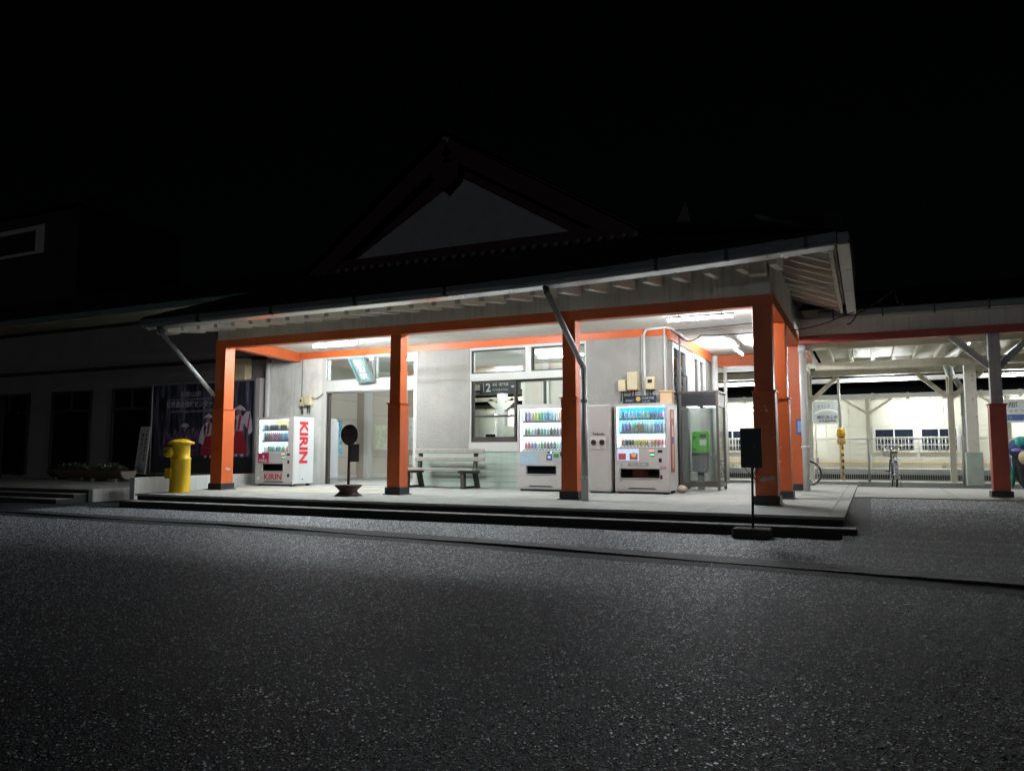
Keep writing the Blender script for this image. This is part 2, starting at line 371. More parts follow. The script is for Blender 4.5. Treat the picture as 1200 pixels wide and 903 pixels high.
# station platform: two steps and a deck of concrete slabs
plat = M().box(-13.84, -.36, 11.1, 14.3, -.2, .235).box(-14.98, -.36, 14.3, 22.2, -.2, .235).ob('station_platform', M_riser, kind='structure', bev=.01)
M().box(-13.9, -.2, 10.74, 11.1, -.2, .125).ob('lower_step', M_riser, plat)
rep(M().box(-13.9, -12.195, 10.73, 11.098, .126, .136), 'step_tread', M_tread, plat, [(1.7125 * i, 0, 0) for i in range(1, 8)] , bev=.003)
def slabs(x0, x1, y0, y1, nx, ny, z0, z1, parent, mt, name='paving_slab', gap=.008):
    dx, dy = (x1 - x0) / nx, (y1 - y0) / ny
    rep(M().box(x0 + gap / 2, x0 + dx - gap / 2, y0 + gap / 2, y0 + dy - gap / 2, z0, z1), name, mt, parent,
        [(i * dx, j * dy, random.uniform(-.0015, .0015)) for i in range(nx) for j in range(ny) if i + j], bev=.004)
slabs(-13.86, -.55, 11.06, 11.36, 9, 1, .22, P, plat, M_conc, 'edge_slab')
slabs(-.55, -.345, 11.06, 22.2, 1, 6, .22, P, plat, M_conc, 'edge_slab')
slabs(-13.86, -.55, 11.36, 14.3, 8, 2, .22, P, plat, M_conc)
slabs(-14.98, -.55, 14.3, 16.56, 8, 1, .22, P, plat, M_conc)
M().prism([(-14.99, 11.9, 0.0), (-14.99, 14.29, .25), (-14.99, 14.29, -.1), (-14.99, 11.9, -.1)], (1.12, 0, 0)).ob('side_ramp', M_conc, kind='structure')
slabs(-3.95, -.55, 16.56, 22.2, 2, 3, .22, P, plat, M_conc)
# tactile strip leading to the door
tb = T('tactile_strip', 'worn yellow tactile paving strip crossing the platform to the station door', 'tactile paving', (-11.9, 14, P))
pts = [(-14.2, 13.3), (-13.3, 13.55), (-12.4, 13.8), (-11.5, 14.1), (-10.6, 14.5), (-10.1, 14.8)]
for (a, b), (c, d) in zip(pts, pts[1:]):
    M().prism([(a + .01, b - .14, P - .004), (c - .01, d - .14, P - .004), (c - .01, d + .14, P - .004), (a + .01, b + .14, P - .004)], (0, 0, .009)).ob('tactile_tile', M_tact, tb)
# path right of the station
path = M().box(-.35, 40, 16.2, 20.9, -.2, .225).ob('paved_path', M_conc, kind='structure')
slabs(-.33, 8.67, 16.2, 20.9, 5, 2, .21, .262, path, M_conc)
# low wall and left-hand steps
M().box(-15.16, -15.0, 11.95, 16.5, -.1, .55).ob('low_wall', M_conc_l, bev=.01, label='low pale concrete wall beside the yellow post box', cat='low wall')
lp = M().box(-40, -16.05, 11.65, 16.6, -.2, .27).ob('side_platform', M_conc, kind='structure')
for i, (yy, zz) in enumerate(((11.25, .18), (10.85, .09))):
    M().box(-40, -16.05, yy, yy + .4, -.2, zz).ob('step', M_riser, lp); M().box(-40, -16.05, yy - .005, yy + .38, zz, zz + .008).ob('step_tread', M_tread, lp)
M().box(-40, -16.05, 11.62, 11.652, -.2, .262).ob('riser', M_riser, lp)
M().box(-16.05, -15.9, 11.6, 16.5, -.1, .285).ob('side_kerb', M_conc_l, lp, bev=.01)

# ------------------------------------------------------------ station building with its front canopy
st = T('station_building', 'white station building with orange-red posts and a wide tiled canopy roof', 'building', (-8.5, 16.6, P))
def post(x, y, wd, nm='canopy_post', mt=M_red, lowmt=None):
    o = M().box(x - wd / 2, x + wd / 2, y - wd / 2, y + wd / 2, P + .1, 3.56).ob(nm, mt, st, bev=.012)
    c = wd / 2 + .024
    M().box(x - c, x + c, y - c, y + c, P + .11, 2.1).ob('post_cladding', lowmt or mt, o, bev=.006)
    M().box(x - c - .02, x + c + .02, y - c - .02, y + c + .02, 2.1, 2.125).ob('cladding_cap', mt, o)
    b = c + .03
    M().prism([(x - b - .03, y - b - .03, P - .02), (x + b + .03, y - b - .03, P - .02), (x + b + .03, y + b + .03, P - .02), (x - b - .03, y + b + .03, P - .02)], (0, 0, .04)).box(x - b, x + b, y - b, y + b, P + .01, P + .15).ob('post_base', M_dark, o, bev=.01)
    return o
post(-13.62, 13.15, .3); post(-8.78, 13.15, .26); post(-4.97, 13.15, .26); post(-1.55, 13.15, .3, lowmt=M_redchip)
post(-1.5, 14.95, .29, lowmt=M_redchip); post(-1.5, 18.45, .29)
M().prism([(-1.66, 12.968, .66), (-1.6, 12.968, .64), (-1.5, 12.968, .66), (-1.42, 12.968, .65), (-1.4, 12.968, .71), (-1.46, 12.968, .74), (-1.52, 12.968, .70), (-1.58, 12.968, .73)], (0, .006, 0)).ob('paint_scuff', mat('scuffed_paint', (.42, .36, .33), .8, var=.3, scale=20), st)
M().prism([(-13.444, 13.08, .72), (-13.444, 13.22, .70), (-13.444, 13.24, .74), (-13.444, 13.1, .77)], (.004, 0, 0)).ob('paint_scuff', mat('scuffed_paint', (.42, .36, .33)), st)
M().box(-13.78, -1.36, 13.0, 13.22, 3.53, 3.72).ob('front_beam', M_red, st, bev=.006)
M().box(-13.75, -1.40, 13.03, 13.19, 3.723, 4.5).ob('front_frieze', M_plaster2, st)
M().box(-1.64, -1.36, 13.223, 22.2, 3.53, 3.72).ob('side_beam', M_red, st, bev=.006)
M().box(-1.6, -1.40, 13.193, 22.2, 3.723, 4.5).ob('side_frieze', M_plaster2, st)
M().beam((-13.62, 13.24, 3.69), (-14.45, 16.58, 3.76), .2, .26).ob('side_beam', M_red, st, bev=.006)
M().box(-4.0, -1.65, 21.95, 22.15, 3.53, 3.86).ob('rear_beam', M_red, st, bev=.006)
# ceiling boards
M().box(-13.6, -1.62, 13.2, 22.1, 3.905, 3.92).ob('ceiling_backing', M_wood_d, st)
nx = 13
cw = (13.5 - 1.66) / nx
rep(M().box(-13.5 + .004, -13.5 + cw - .004, 13.23, 14.35, 3.87, 3.9), 'ceiling_panel', M_ceil, st, [(i * cw, j * 1.125, 0) for i in range(nx) for j in range(3) if i + j])
rep(M().box(-1.66 - cw + .004, -1.664, 16.61, 17.7, 3.87, 3.9), 'ceiling_panel', M_ceil, st, [(-i * .905, j * 1.1, 0) for i in range(3) for j in range(5) if i + j])
M().prism([(-13.52, 13.3, 3.874), (-13.52, 16.58, 3.874), (-14.4, 16.58, 3.874)], (0, 0, .03)).ob('ceiling_panel', M_ceil, st)
# front wall: piers, door, window band
Y = 16.6
M().box(-15.55, -13.56, Y, Y + .2, P - .02, 4.6).ob('wall', M_plaster2, st)
M().box(-10.5, -8.97, Y - .03, Y + .2, 1.12, 3.72).ob('stucco_pier', M_plaster, st, bev=.01)
M().box(-5.9, -4.0, Y - .03, Y + .2, P - .02, 3.72).ob('stucco_pier', M_plaster, st, bev=.01)
M().box(-13.56, -4.0, Y + .02, Y + .2, 3.723, 4.6).ob('wall_head', M_plaster2, st)
M().box(-14.4, -4.0, Y - .06, Y + .018, 3.70, 3.868).ob('wall_band', M_red, st)
# painted boards below the window
rep(M().box(-10.5, -5.905, Y - .022, Y + .1, P, P + .141), 'wainscot_board', M_green, st, [(0, 0, .145 * i) for i in range(1, 6)], bev=.006)
M().box(-10.5, -5.905, Y - .05, Y + .1, 1.135, 1.20).ob('wainscot_rail', M_white, st)
# door opening
d = M().box(-13.56, -13.44, Y - .03, Y + .2, P, 3.70).ob('door_frame', M_white, st, bev=.006)
M().box(-10.6, -10.505, Y - .03, Y + .2, P, 3.70).ob('door_jamb', M_white, d)
M().box(-13.44, -10.6, Y - .04, Y + .2, 2.76, 3.06).ob('door_lintel', M_white, d, bev=.006)
M().box(-13.44, -10.6, Y - .02, Y + .2, 3.655, 3.70).ob('door_head', M_white, d)
M().box(-12.02, -11.86, Y - .025, Y + .2, 3.06, 3.655).ob('transom_mullion', M_white, d)
M().box(-13.44, -10.6, Y - .01, Y + .18, 2.72, 2.76).ob('door_track', M_steel, d)
for a, b in ((-13.44, -12.02), (-11.86, -10.6)):
    f = M().box(a, a + .03, Y + .05, Y + .09, 3.06, 3.655).box(b - .03, b, Y + .05, Y + .09, 3.06, 3.655).box(a + .03, b - .03, Y + .05, Y + .09, 3.06, 3.09).box(a + .03, b - .03, Y + .05, Y + .09, 3.625, 3.655).ob('transom_window', M_steel, d)
    M().box(a + .03, b - .03, Y + .068, Y + .074, 3.09, 3.625).ob('pane', M_glass, f)
M().box(-13.44, -13.36, Y + .04, Y + .14, P, 2.72).ob('door_stile', M_wood_d, d)
# window: upper lights, sliding sashes
wd = M().box(-8.97, -8.93, Y - .015, Y + .2, 1.2, 3.70).box(-5.94, -5.9, Y - .015, Y + .2, 1.2, 3.70).box(-8.93, -5.94, Y - .015, Y + .2, 3.64, 3.70).box(-8.93, -5.94, Y - .035, Y + .2, 2.87, 3.05).box(-7.45, -7.3, Y - .015, Y + .2, 3.05, 3.64).box(-8.97, -5.9, Y - .045, Y + .2, 1.203, 1.36).ob('window', M_white, st)
for a, b in ((-8.93, -7.45), (-7.3, -5.94)):
    f = M().box(a, a + .035, Y + .03, Y + .08, 3.05, 3.64).box(b - .035, b, Y + .03, Y + .08, 3.05, 3.64).box(a + .035, b - .035, Y + .03, Y + .08, 3.05, 3.085).box(a + .035, b - .035, Y + .03, Y + .08, 3.605, 3.64).ob('upper_light', M_dark, wd)
    M().box(a + .035, b - .035, Y + .052, Y + .058, 3.085, 3.605).ob('pane', M_glass, wd)
zz0, zz1 = 1.36, 2.87
for k, (a, b) in enumerate(((-8.93, -7.72), (-7.76, -6.96), (-7.0, -5.94))):
    yo = Y + .03 + .05 * (k % 2)
    f = M().box(a, a + .06, yo, yo + .045, zz0, zz1).box(b - .05, b, yo, yo + .045, zz0, zz1).box(a + .06, b - .05, yo, yo + .045, zz0, zz0 + .13).box(a + .06, b - .05, yo, yo + .045, zz1 - .06, zz1)
    if k < 2: f.box(a + .06, b - .05, yo + .004, yo + .04, 1.97, 2.02)
    f.ob('sash', M_wood_d, wd)
    M().box(a + .06, b - .05, yo + .018, yo + .024, zz0 + .13, zz1 - .06).ob('pane', M_glass, wd)
# side wall of the passage
M().box(-4.2, -4.0, Y + .203, 22.0, P - .02, 2.35).ob('side_wall', M_plaster, st)
M().box(-4.2, -4.0, Y + .203, 22.0, 3.62, 4.3).ob('side_wall', M_plaster, st)
for a, b in ((Y + .203, 17.05), (18.45, 19.2), (20.75, 22.0)): M().box(-4.2, -4.0, a, b, 2.352, 3.618).ob('side_wall', M_plaster, st)
M().box(-4.0, -3.94, Y + .03, 22.0, 3.62, 3.868).ob('wall_band', M_red, st)
f = M().box(-4.06, -3.985, 17.05, 17.1, 2.35, 3.62).box(-4.06, -3.985, 18.4, 18.45, 2.35, 3.62).box(-4.06, -3.985, 17.1, 18.4, 2.35, 2.42).box(-4.06, -3.985, 17.1, 18.4, 3.5, 3.62).box(-4.05, -3.99, 17.7, 17.77, 2.42, 3.5).ob('side_window', M_steel, st)
M().box(-4.03, -4.025, 17.1, 18.4, 2.42, 3.5).ob('pane', M_glassd, f)
f = M().box(-4.06, -3.97, 19.2, 19.3, 2.35, 3.62).box(-4.06, -3.97, 20.65, 20.75, 2.35, 3.62).box(-4.06, -3.97, 19.3, 20.65, 2.35, 2.55).box(-4.06, -3.97, 19.3, 20.65, 3.5, 3.62).box(-4.05, -3.98, 19.93, 20.05, 2.55, 3.5).ob('side_window', M_white, st)
M().box(-4.03, -4.025, 19.3, 20.65, 2.55, 3.5).ob('pane', M_glassd, f)
# waiting room
M().box(-15.7, -4.2, Y + .2, 22.0, .1, P - .004).ob('room_floor', M_conc, st)
M().box(-15.7, -4.2, Y + .2, 22.0, 3.9, 3.98).ob('room_ceiling', M_ceil, st)
il = M().box(-15.75, -15.6, Y + .2, 20.9, P, 3.9).ob('room_wall', M_int, st)
rep(M().box(-15.6, -15.594, Y + .2, 20.9, .95, .965), 'wall_joint', M_intb, il, [(0, 0, .62 * i) for i in range(1, 5)])
M().box(-15.6, -15.57, Y + .2, 20.9, P, P + .12).ob('skirting', M_white, il)
M().box(-15.7, -15.3, 20.9, 21.0, P, 3.9).ob('room_wall', M_intb, st)
M().box(-15.3, -15.12, 20.88, 21.1, P, 3.9).ob('room_column', M_white, st, bev=.006)
il = M().box(-15.3, -15.1, 21.1, 26.5, P, 3.9).ob('room_wall', M_int, st)
rep(M().box(-15.1, -15.094, 21.1, 26.5, .95, .965), 'wall_joint', M_intb, il, [(0, 0, .7 * i) for i in range(1, 5)])
M().box(-15.1, -15.07, 21.1, 26.5, P, P + .14).ob('skirting', M_white, il)
M().box(-14.3, -12.15, 21.9, 22.0, P, 3.9).ob('room_wall', M_intb, st)
M().box(-14.36, -14.24, 21.88, 22.02, P, 3.9).ob('room_column', M_white, st)
M().box(-9.85, -4.2, 21.9, 22.0, P, 3.9).ob('room_wall', M_int, st)
M().box(-9.2, -9.0, 21.8, 21.9, P, 3.9).ob('room_column', M_white, st)
M().box(-12.15, -9.85, 21.9, 22.0, P, 1.25).ob('room_wall', M_int, st)
M().box(-12.15, -12.05, 21.9, 22.0, 1.25, 3.9).ob('room_column', M_cream, st)
M().box(-9.95, -9.85, 21.9, 22.0, 1.25, 3.9).ob('room_column', M_cream, st)
# eaves: rafters, soffit, gutters
def ez(x): return 3.93 + .02 * max(0, min(1, (x + 14.76) / 7)) + .2 * max(0, (x + 8) / 7.7) ** 2.2
XL, XR, YF = -14.76, -.38, 11.9
for i in range(27):
    x = -14.25 + i * .5
    M().beam((x, 11.99, ez(x) - .05), (x, 13.06, ez(x) + .09), .11, .16).ob('rafter', M_raft, st)
m = M(); n = 24
for i in range(n):
    a, b = XL + (XR - XL) * i / n, XL + (XR - XL) * (i + 1) / n
    m.quad([(a, YF + .02, ez(a) + .06), (b, YF + .02, ez(b) + .06), (b, 13.3, ez(b) + .26), (a, 13.3, ez(a) + .26)])
m.ob('soffit_board', M_raft, st)
def ezs(y): return ez(XR) - .16 * min(1, max(0, (y - YF) / 5))
m = M()
for i in range(12):
    a, b = YF + (22 - YF) * i / 12, YF + (22 - YF) * (i + 1) / 12
    m.quad([(XR, a, ezs(a) + .2), (XR, b, ezs(b) + .2), (-1.5, b, ezs(b) + .62), (-1.5, a, ezs(a) + .62)])
m.ob('soffit_board', M_raft, st)
for i in range(9):
    y = 13.1 + i * .5
    M().beam((-1.42, y, ezs(y) + .47), (XR - .1, y, ezs(y) + .12), .1, .13).ob('rafter', M_raft, st, bev=.005)
M().beam((-1.75, 13.3, 4.36), (XR - .12, YF + .12, 4.27), .16, .2).ob('hip_rafter', M_cream, st, bev=.008)
M().box(-1.72, -1.44, 12.75, 13.02, 4.02, 4.22).ob('rafter_bracket', M_cream, st, bev=.008)
M().beam((-1.9, 12.55, 4.33), (XR - .1, 12.3, 4.33), .14, .13).ob('eave_purlin', M_cream, st, bev=.006)
M().beam((XR - .06, YF + .3, 4.2), (XR - .06, 17.3, 4.06), .06, .14).ob('eave_board', M_cream, st)
def gut(path, name):
    m = M(); prof = [(-.075, .17), (-.085, .06), (-.05, .005), (.04, 0), (.075, .03), (.075, .17)]
    rows = []
    for (x, y, z), (ux, uy) in path: rows.append([(x + ux * p, y + uy * p, z + q) for p, q in prof])
    for r1, r2 in zip(rows, rows[1:]):
        for k in range(len(prof) - 1): m.quad([r1[k], r2[k], r2[k + 1], r1[k + 1]], False)
    for r in (rows[0], rows[-1]): m.quad(r)
    return m.ob(name, M_gutter, st)
g = gut([((x, YF - .04, ez(x) - .01), (0, 1)) for x in span(XL - .06, XR + .04, 24)], 'front_gutter')
for x in (-13.05, -11.0, -8.9, -6.9, -3.0, -1.9, -.75):
    M().box(x - .03, x + .03, YF - .137, YF + .05, ez(x) - .016, ez(x) + .17).ob('gutter_joint', M_dark, g)
m = M()
for a, b in zip(span(XL, XR, 24), span(XL, XR, 24)[1:]): m.quad([(a, YF - .05, ez(a) - .014), (b, YF - .05, ez(b) - .014), (b, YF + .06, ez(b) - .06), (a, YF + .06, ez(a) - .06)]).quad([(a, YF + .06, ez(a) - .06), (b, YF + .06, ez(b) - .06), (b, YF + .06, ez(b) + .1), (a, YF + .06, ez(a) + .1)])
m.ob('fascia_lip', M_alu, st)
gs = gut([((XR + .13, y, ezs(y) - .02), (-1, 0)) for y in span(YF - .1, 17.6, 10)], 'side_gutter')
m = M()
for i in range(5):
    a, b = YF - .1 + i * 1.52, YF - .1 + (i + 1) * 1.52 - .02
    m.prism([(XR + .045, a, ezs(a) - .035), (XR + .045, b, ezs(b) - .035), (XR + .215, b, ezs(b) - .035), (XR + .215, a, ezs(a) - .035)], (0, 0, .02))
m.ob('gutter_liner', M_white, gs)
# tiled roof, front gable
rf = M()
def slope(rows): 
    for r1, r2 in zip(rows, rows[1:]):
        for k in range(len(r1) - 1): rf.quad([r1[k], r1[k + 1], r2[k + 1], r2[k]])
xs = span(XL - .1, XR + .1, 24)
slope([[(x, YF - .1, ez(x) + .18) for x in xs], [(x, YF + .02, ez(x) + .26) for x in xs], [(-14.95 + (x - XL) * (9.95 / (XR - XL)), 18.2, 6.5) for x in xs]])
ysr = span(YF - .1, 26, 12)
slope([[(XR + .25, y, ezs(y) + .18) for y in ysr], [(-5, 18.2 + (y - YF) * .7, 6.5) for y in ysr]])
rf.quad([(XL - .1, YF - .1, 4.1), (-14.95, 18.2, 6.5), (-14.95, 26, 6.5), (XL - .1, 26, 4.1)])
rfo = rf.ob('roof', M_roof, st)
ap = (-10.5, 9.95)
M().prism([(-14.9, 18.34, 6.4), (-5.3, 18.34, 6.4), (ap[0], 18.34, 9.7)], (0, .15, 0)).ob('gable_backing', M_oxide, st)
M().prism([(-13.85, 18.3, 6.86), (-6.9, 18.3, 6.86), (-10.2, 18.3, 8.85)], (0, .03, 0)).ob('gable_wall', mat('gable_plaster', (.30, .30, .31), .9, var=.2, dirt=.5, dirtcol=(.3, .3, .3)), st)
for sx, ex in ((-1, -15.2), (1, -4.9)):
    M().beam((ex, 18.05, 6.35), (ap[0] + sx * -.02, 18.05, 9.7), .2, .55, (0, 0, 1)).ob('bargeboard', M_oxide, st)
    M().quad([(ex + sx * .15, 17.8, 6.55), (ap[0], 17.8, ap[1] + .15), (ap[0], 30, ap[1] + .15), (ex + sx * .15, 30, 6.55)]).quad([(ex + sx * .15, 17.8, 6.45), (ap[0], 17.8, ap[1] + .03), (ap[0], 30, ap[1] + .03), (ex + sx * .15, 30, 6.45)]).ob('gable_roof', M_roof, rfo)
M().box(-14.6, -5.6, 18.0, 18.28, 6.42, 6.8).ob('gable_tie_beam', M_oxide, st)
M().prism([(-10.95, 17.9, 9.2), (-10.05, 17.9, 9.2), (-10.1, 17.9, 8.75), (-10.5, 17.9, 8.4), (-10.9, 17.9, 8.75)], (0, .1, 0)).ob('gable_pendant', M_oxide, st)
M().beam((XR, YF, 4.5), (-4.9, 18.1, 6.62), .3, .22).ob('hip_ridge', M_roof, rfo)
M().prism([(-3.75, 16.4, 6.0), (-3.35, 16.4, 6.0), (-3.42, 16.4, 6.3), (-3.5, 16.4, 6.62), (-3.62, 16.4, 6.35)], (0, .15, 0)).ob('ridge_end_tile', mat('ridge_clay', (.1, .08, .075), .8), rfo)
rep(M().cyl((-14, 17.7, 6.42), (-14, 18.0, 6.5), .055, n=8), 'eave_tile', mat('grey_clay_tile', (.13, .13, .135), .7), rfo, [(.3 * i, 0, 0) for i in range(1, 31)])

# downpipes
def pipe(label, pts, r, mt, collars=(), name='downpipe', dark=None, group=None):
    t = T(name, label, 'pipe', tuple(Vector(pts[-1])), group)
    M().tube(pts, r, 12).ob('pipe_run', mt, t)
    for p, q in collars: M().cyl(p, q, r * 1.22, n=12).ob('pipe_collar', mt, t)
    if dark: M().cyl(*dark, r * 1.25, r * .95, 12).ob('outlet', M_dark, t)
    return t
pipe('grey downpipe sloping from the gutter and running down the middle post', [(-4.95, 11.93, 3.86), (-4.6, 12.80, 2.62), (-4.6, 12.80, P)], .055, M_pipe,
     [((-4.6, 12.8, 2.0), (-4.6, 12.8, 2.08)), ((-4.6, 12.8, .62), (-4.6, 12.8, .68))], dark=((-4.98, 11.88, 4.14), (-4.95, 11.93, 3.84)))
M().cyl((-4.6, 12.8, P), (-4.6, 12.8, 2.0), .066, n=14).ob('pipe_sleeve', M_pipe, bpy.data.objects['downpipe'])
pipe('grey downpipe sloping from the gutter end towards the post by the yellow post box', [(-14.33, 11.93, 3.8), (-13.8, 12.99, 2.46), (-13.68, 13.37, 2.2), (-13.68, 13.37, P)], .05, M_pipe, dark=((-14.36, 11.88, 4.0), (-14.33, 11.93, 3.78)))
pipe('white drainpipe standing on the paving behind the orange posts', [(-1.31, 18.13, 3.55), (-1.31, 18.13, P)], .075, M_pipew, [((-1.31, 18.13, 3.35), (-1.31, 18.13, 3.5)), ((-1.31, 18.13, 1.2), (-1.31, 18.13, 1.26))])
pipe('white pipe running down the wall behind the drinks machine with red lettering', [(-15.43, 16.5, 3.75), (-15.43, 16.5, P)], .075, M_pipew)
pipe('thick white pipe in the passage corner behind the phone booth', [(-3.86, 21.5, 3.8), (-3.86, 21.5, P)], .09, M_pipew, [((-3.86, 21.5, 2.3), (-3.86, 21.5, 2.4))])
pipe('thin white pipe in the passage corner behind the phone booth', [(-3.62, 21.75, 3.5), (-3.62, 21.75, P)], .05, M_pipew)

# ------------------------------------------------------------ annex to the left
an = T('annex_building', 'dark grey rendered annex with tall black windows beside the station', 'building', (-24, 16.6, .27))
M().box(-40, -15.57, 16.62, 16.85, .2, 5.35).ob('wall', M_annex, an)
M().box(-40, -15.57, 16.58, 16.622, 3.77, 3.88).ob('wall_band', M_oxide, an)
for a, b in ((-22.0, -20.2), (-25.0, -23.0), (-28.4, -26.2), (-31.5, -29.5)):
    f = M().box(a, a + .07, 16.55, 16.62, .35, 3.15).box(b - .07, b, 16.55, 16.62, .35, 3.15).box(a + .07, b - .07, 16.55, 16.62, 3.08, 3.15).box(a + .07, b - .07, 16.55, 16.62, 2.45, 2.52).box((a + b) / 2 - .03, (a + b) / 2 + .03, 16.56, 16.62, 2.52, 3.08).ob('window', M_wood_d, an)
    M().box(a + .07, b - .07, 16.605, 16.615, .35, 3.08).ob('pane', mat('black_glass', (.008, .008, .012), .15, var=.1), f)
M().box(-40, -15.0, 15.5, 16.62, 5.28, 5.36).ob('soffit', M_cream, an)
M().box(-40, -15.0, 15.42, 15.5, 5.3, 5.46).ob('eave_board', mat('patinated_copper', (.10, .16, .15), .6, var=.3), an)
M().quad([(-40, 15.4, 5.47), (-15, 15.4, 5.47), (-15, 22, 8), (-40, 22, 8)]).ob('roof', M_roof, an)
M().box(-17.0, -15.2, 15.4, 16.6, 5.1, 5.3).ob('eave_end', M_annex, an)

# far house beyond, only its pale frame catches light
hs = T('hillside_house', 'dark house beyond the annex with one pale window frame', 'building', (-50, 32, 0))
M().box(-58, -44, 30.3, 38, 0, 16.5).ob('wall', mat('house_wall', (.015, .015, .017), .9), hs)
M().prism([(-58.5, 29.8, 16.4), (-43.5, 29.8, 16.4), (-46, 34, 18.6), (-56, 34, 18.6)], (0, .2, 0)).ob('roof', M_roof, hs)
f = M().box(-53.5, -47.0, 30.1, 30.3, 15.3, 15.6).box(-53.5, -47.0, 30.1, 30.3, 13.75, 13.95).box(-47.9, -47.0, 30.1, 30.3, 13.95, 15.3).ob('window_frame', mat('house_frame', (.34, .33, .32), .8), hs)
M().box(-53.4, -47.9, 30.2, 30.29, 13.95, 15.3).ob('pane', M_black, f)

# ------------------------------------------------------------ passage canopy right of the station
pc = T('passage_canopy', 'cream timber canopy with dark red fascia over the passage by the station', 'canopy', (2.24, 17.3, .26))
M().box(-1.3, 12, 17.2, 17.36, 3.42, 3.58).ob('front_beam', M_redd, pc, bev=.006)
M().box(-1.3, 12, 17.22, 17.34, 3.582, 3.93).ob('fascia', M_plaster2, pc)
g = M().box(-.9, 12, 17.06, 17.2, 3.93, 4.07).ob('gutter', M_gutter, pc, bev=.03)
M().box(-.9, 12, 17.1, 17.215, 3.905, 3.928).ob('gutter_lip', M_white, pc)
rep(M().box(-.62, -.59, 17.05, 17.22, 3.90, 4.09), 'gutter_bracket', M_dark, g, [(.93 * i, 0, 0) for i in range(1, 10)])
M().box(-1.3, 12, 17.3, 27.4, 3.93, 3.98).ob('roof_boards', M_cream, pc)
M().quad([(-1.3, 17.0, 4.1), (12, 17.0, 4.1), (12, 22, 5.4), (-1.3, 22, 5.4)]).quad([(-1.3, 27.6, 4.1), (12, 27.6, 4.1), (12, 22, 5.4), (-1.3, 22, 5.4)]).ob('roof', M_roof, pc)
M().box(-1.3, 12, 17.4, 17.55, 3.50, 3.66).ob('purlin', M_cream, pc)
M().box(-1.3, 12, 18.45, 18.6, 3.43, 3.62).ob('purlin', M_cream, pc, bev=.006)
M().box(-1.3, 12, 22.45, 22.65, 3.36, 3.57).ob('purlin', M_cream, pc, bev=.006)
M().box(-15, 12, 25.92, 26.1, 3.5, 3.73).ob('purlin', M_cream, pc, bev=.006)
rep(M().box(-1.0, -.9, 18.6, 27.4, 3.80, 3.928), 'rafter', M_cream, pc, [(.55 * i, 0, 0) for i in range(1, 14)])
M().box(-15, 12, 27.42, 27.52, 3.42, 3.56).ob('rear_gutter', M_pipew, pc)
def rpost(x, y, z1, wd, mt, z0=.235, nm='canopy_post'): return M().box(x - wd / 2, x + wd / 2, y - wd / 2, y + wd / 2, z0, z1).ob(nm, mt, pc, bev=.01)
pt = rpost(2.24, 17.29, 3.42, .2, mat('grey_paint', (.48, .48, .46), .6, dirt=.3, streak=.3))
M().box(2.1, 2.38, 17.15, 17.43, .34, 2.02).ob('post_cladding', mat('brick_red_paint', (.46, .085, .05), .5, var=.12, dirt=.3, dirtcol=(.25, .06, .04)), pt, bev=.008)
M().box(2.08, 2.4, 17.13, 17.45, 2.02, 2.05).ob('cladding_cap', M_redd, pt)
M().box(2.06, 2.42, 17.11, 17.47, .24, .38).ob('post_base', M_dark, pt, bev=.01)
for s in (-1, 1):
    M().beam((2.24 + s * .08, 17.29, 2.78), (2.24 + s * .72, 17.29, 3.42), .09, .12).ob('brace', mat('grey_paint', (.3, .3, .3)), pt)
for x in (-1.72, 2.2):
    q = rpost(x, 26.0, 3.5, .17, M_cream)
    for s in (-1, 1): M().beam((x + s * .07, 26.0, 2.75), (x + s * .85, 26.0, 3.5), .1, .13).ob('brace', M_cream, q)
    M().beam((x, 25.9, 2.85), (x, 25.1, 3.9), .1, .13).ob('brace', M_cream, q)
    M().box(x - .08, x + .08, 18.6, 25.9, 3.56, 3.75).ob('tie_beam', M_cream, q)
wp = M().box(2.33, 2.6, 23.36, 23.64, .235, 3.92).ob('thick_post', M_peel, pc, bev=.012)
M().box(2.28, 2.66, 23.3, 23.7, .235, 1.12).ob('post_guard', mat('mint_guard', (.42, .5, .43), .6, dirt=.3), wp, bev=.01)
for x in (-12.25,):
    q = rpost(x, 25.2, 3.5, .3, M_pipew, nm='platform_column')
    for s in (-1, 1): M().beam((x + s * .12, 25.2, 2.75), (x + s * .5, 25.2, 3.05), .2, .2).ob('bracket', M_cream, q)
M().box(-16, -8, 25.1, 25.4, 3.0, 3.14).ob('purlin', M_cream, pc)
M().box(-16, -1.4, 22.1, 27.4, 3.93, 3.98).ob('roof_boards', M_cream, pc)
pipe('white drain pipe bending down a cream canopy post behind the fence', [(2.42, 19.2, 3.78), (2.05, 24.9, 3.72), (2.2, 25.6, 3.4)], .12, M_pipew)
pipe('grey metal pipe standing beside the cream canopy post', [(2.36, 26.1, 3.3), (2.55, 26.05, 2.95), (2.55, 26.05, .235)], .08, M_pipe, [((2.55, 26.05, 2.2), (2.55, 26.05, 2.26))])

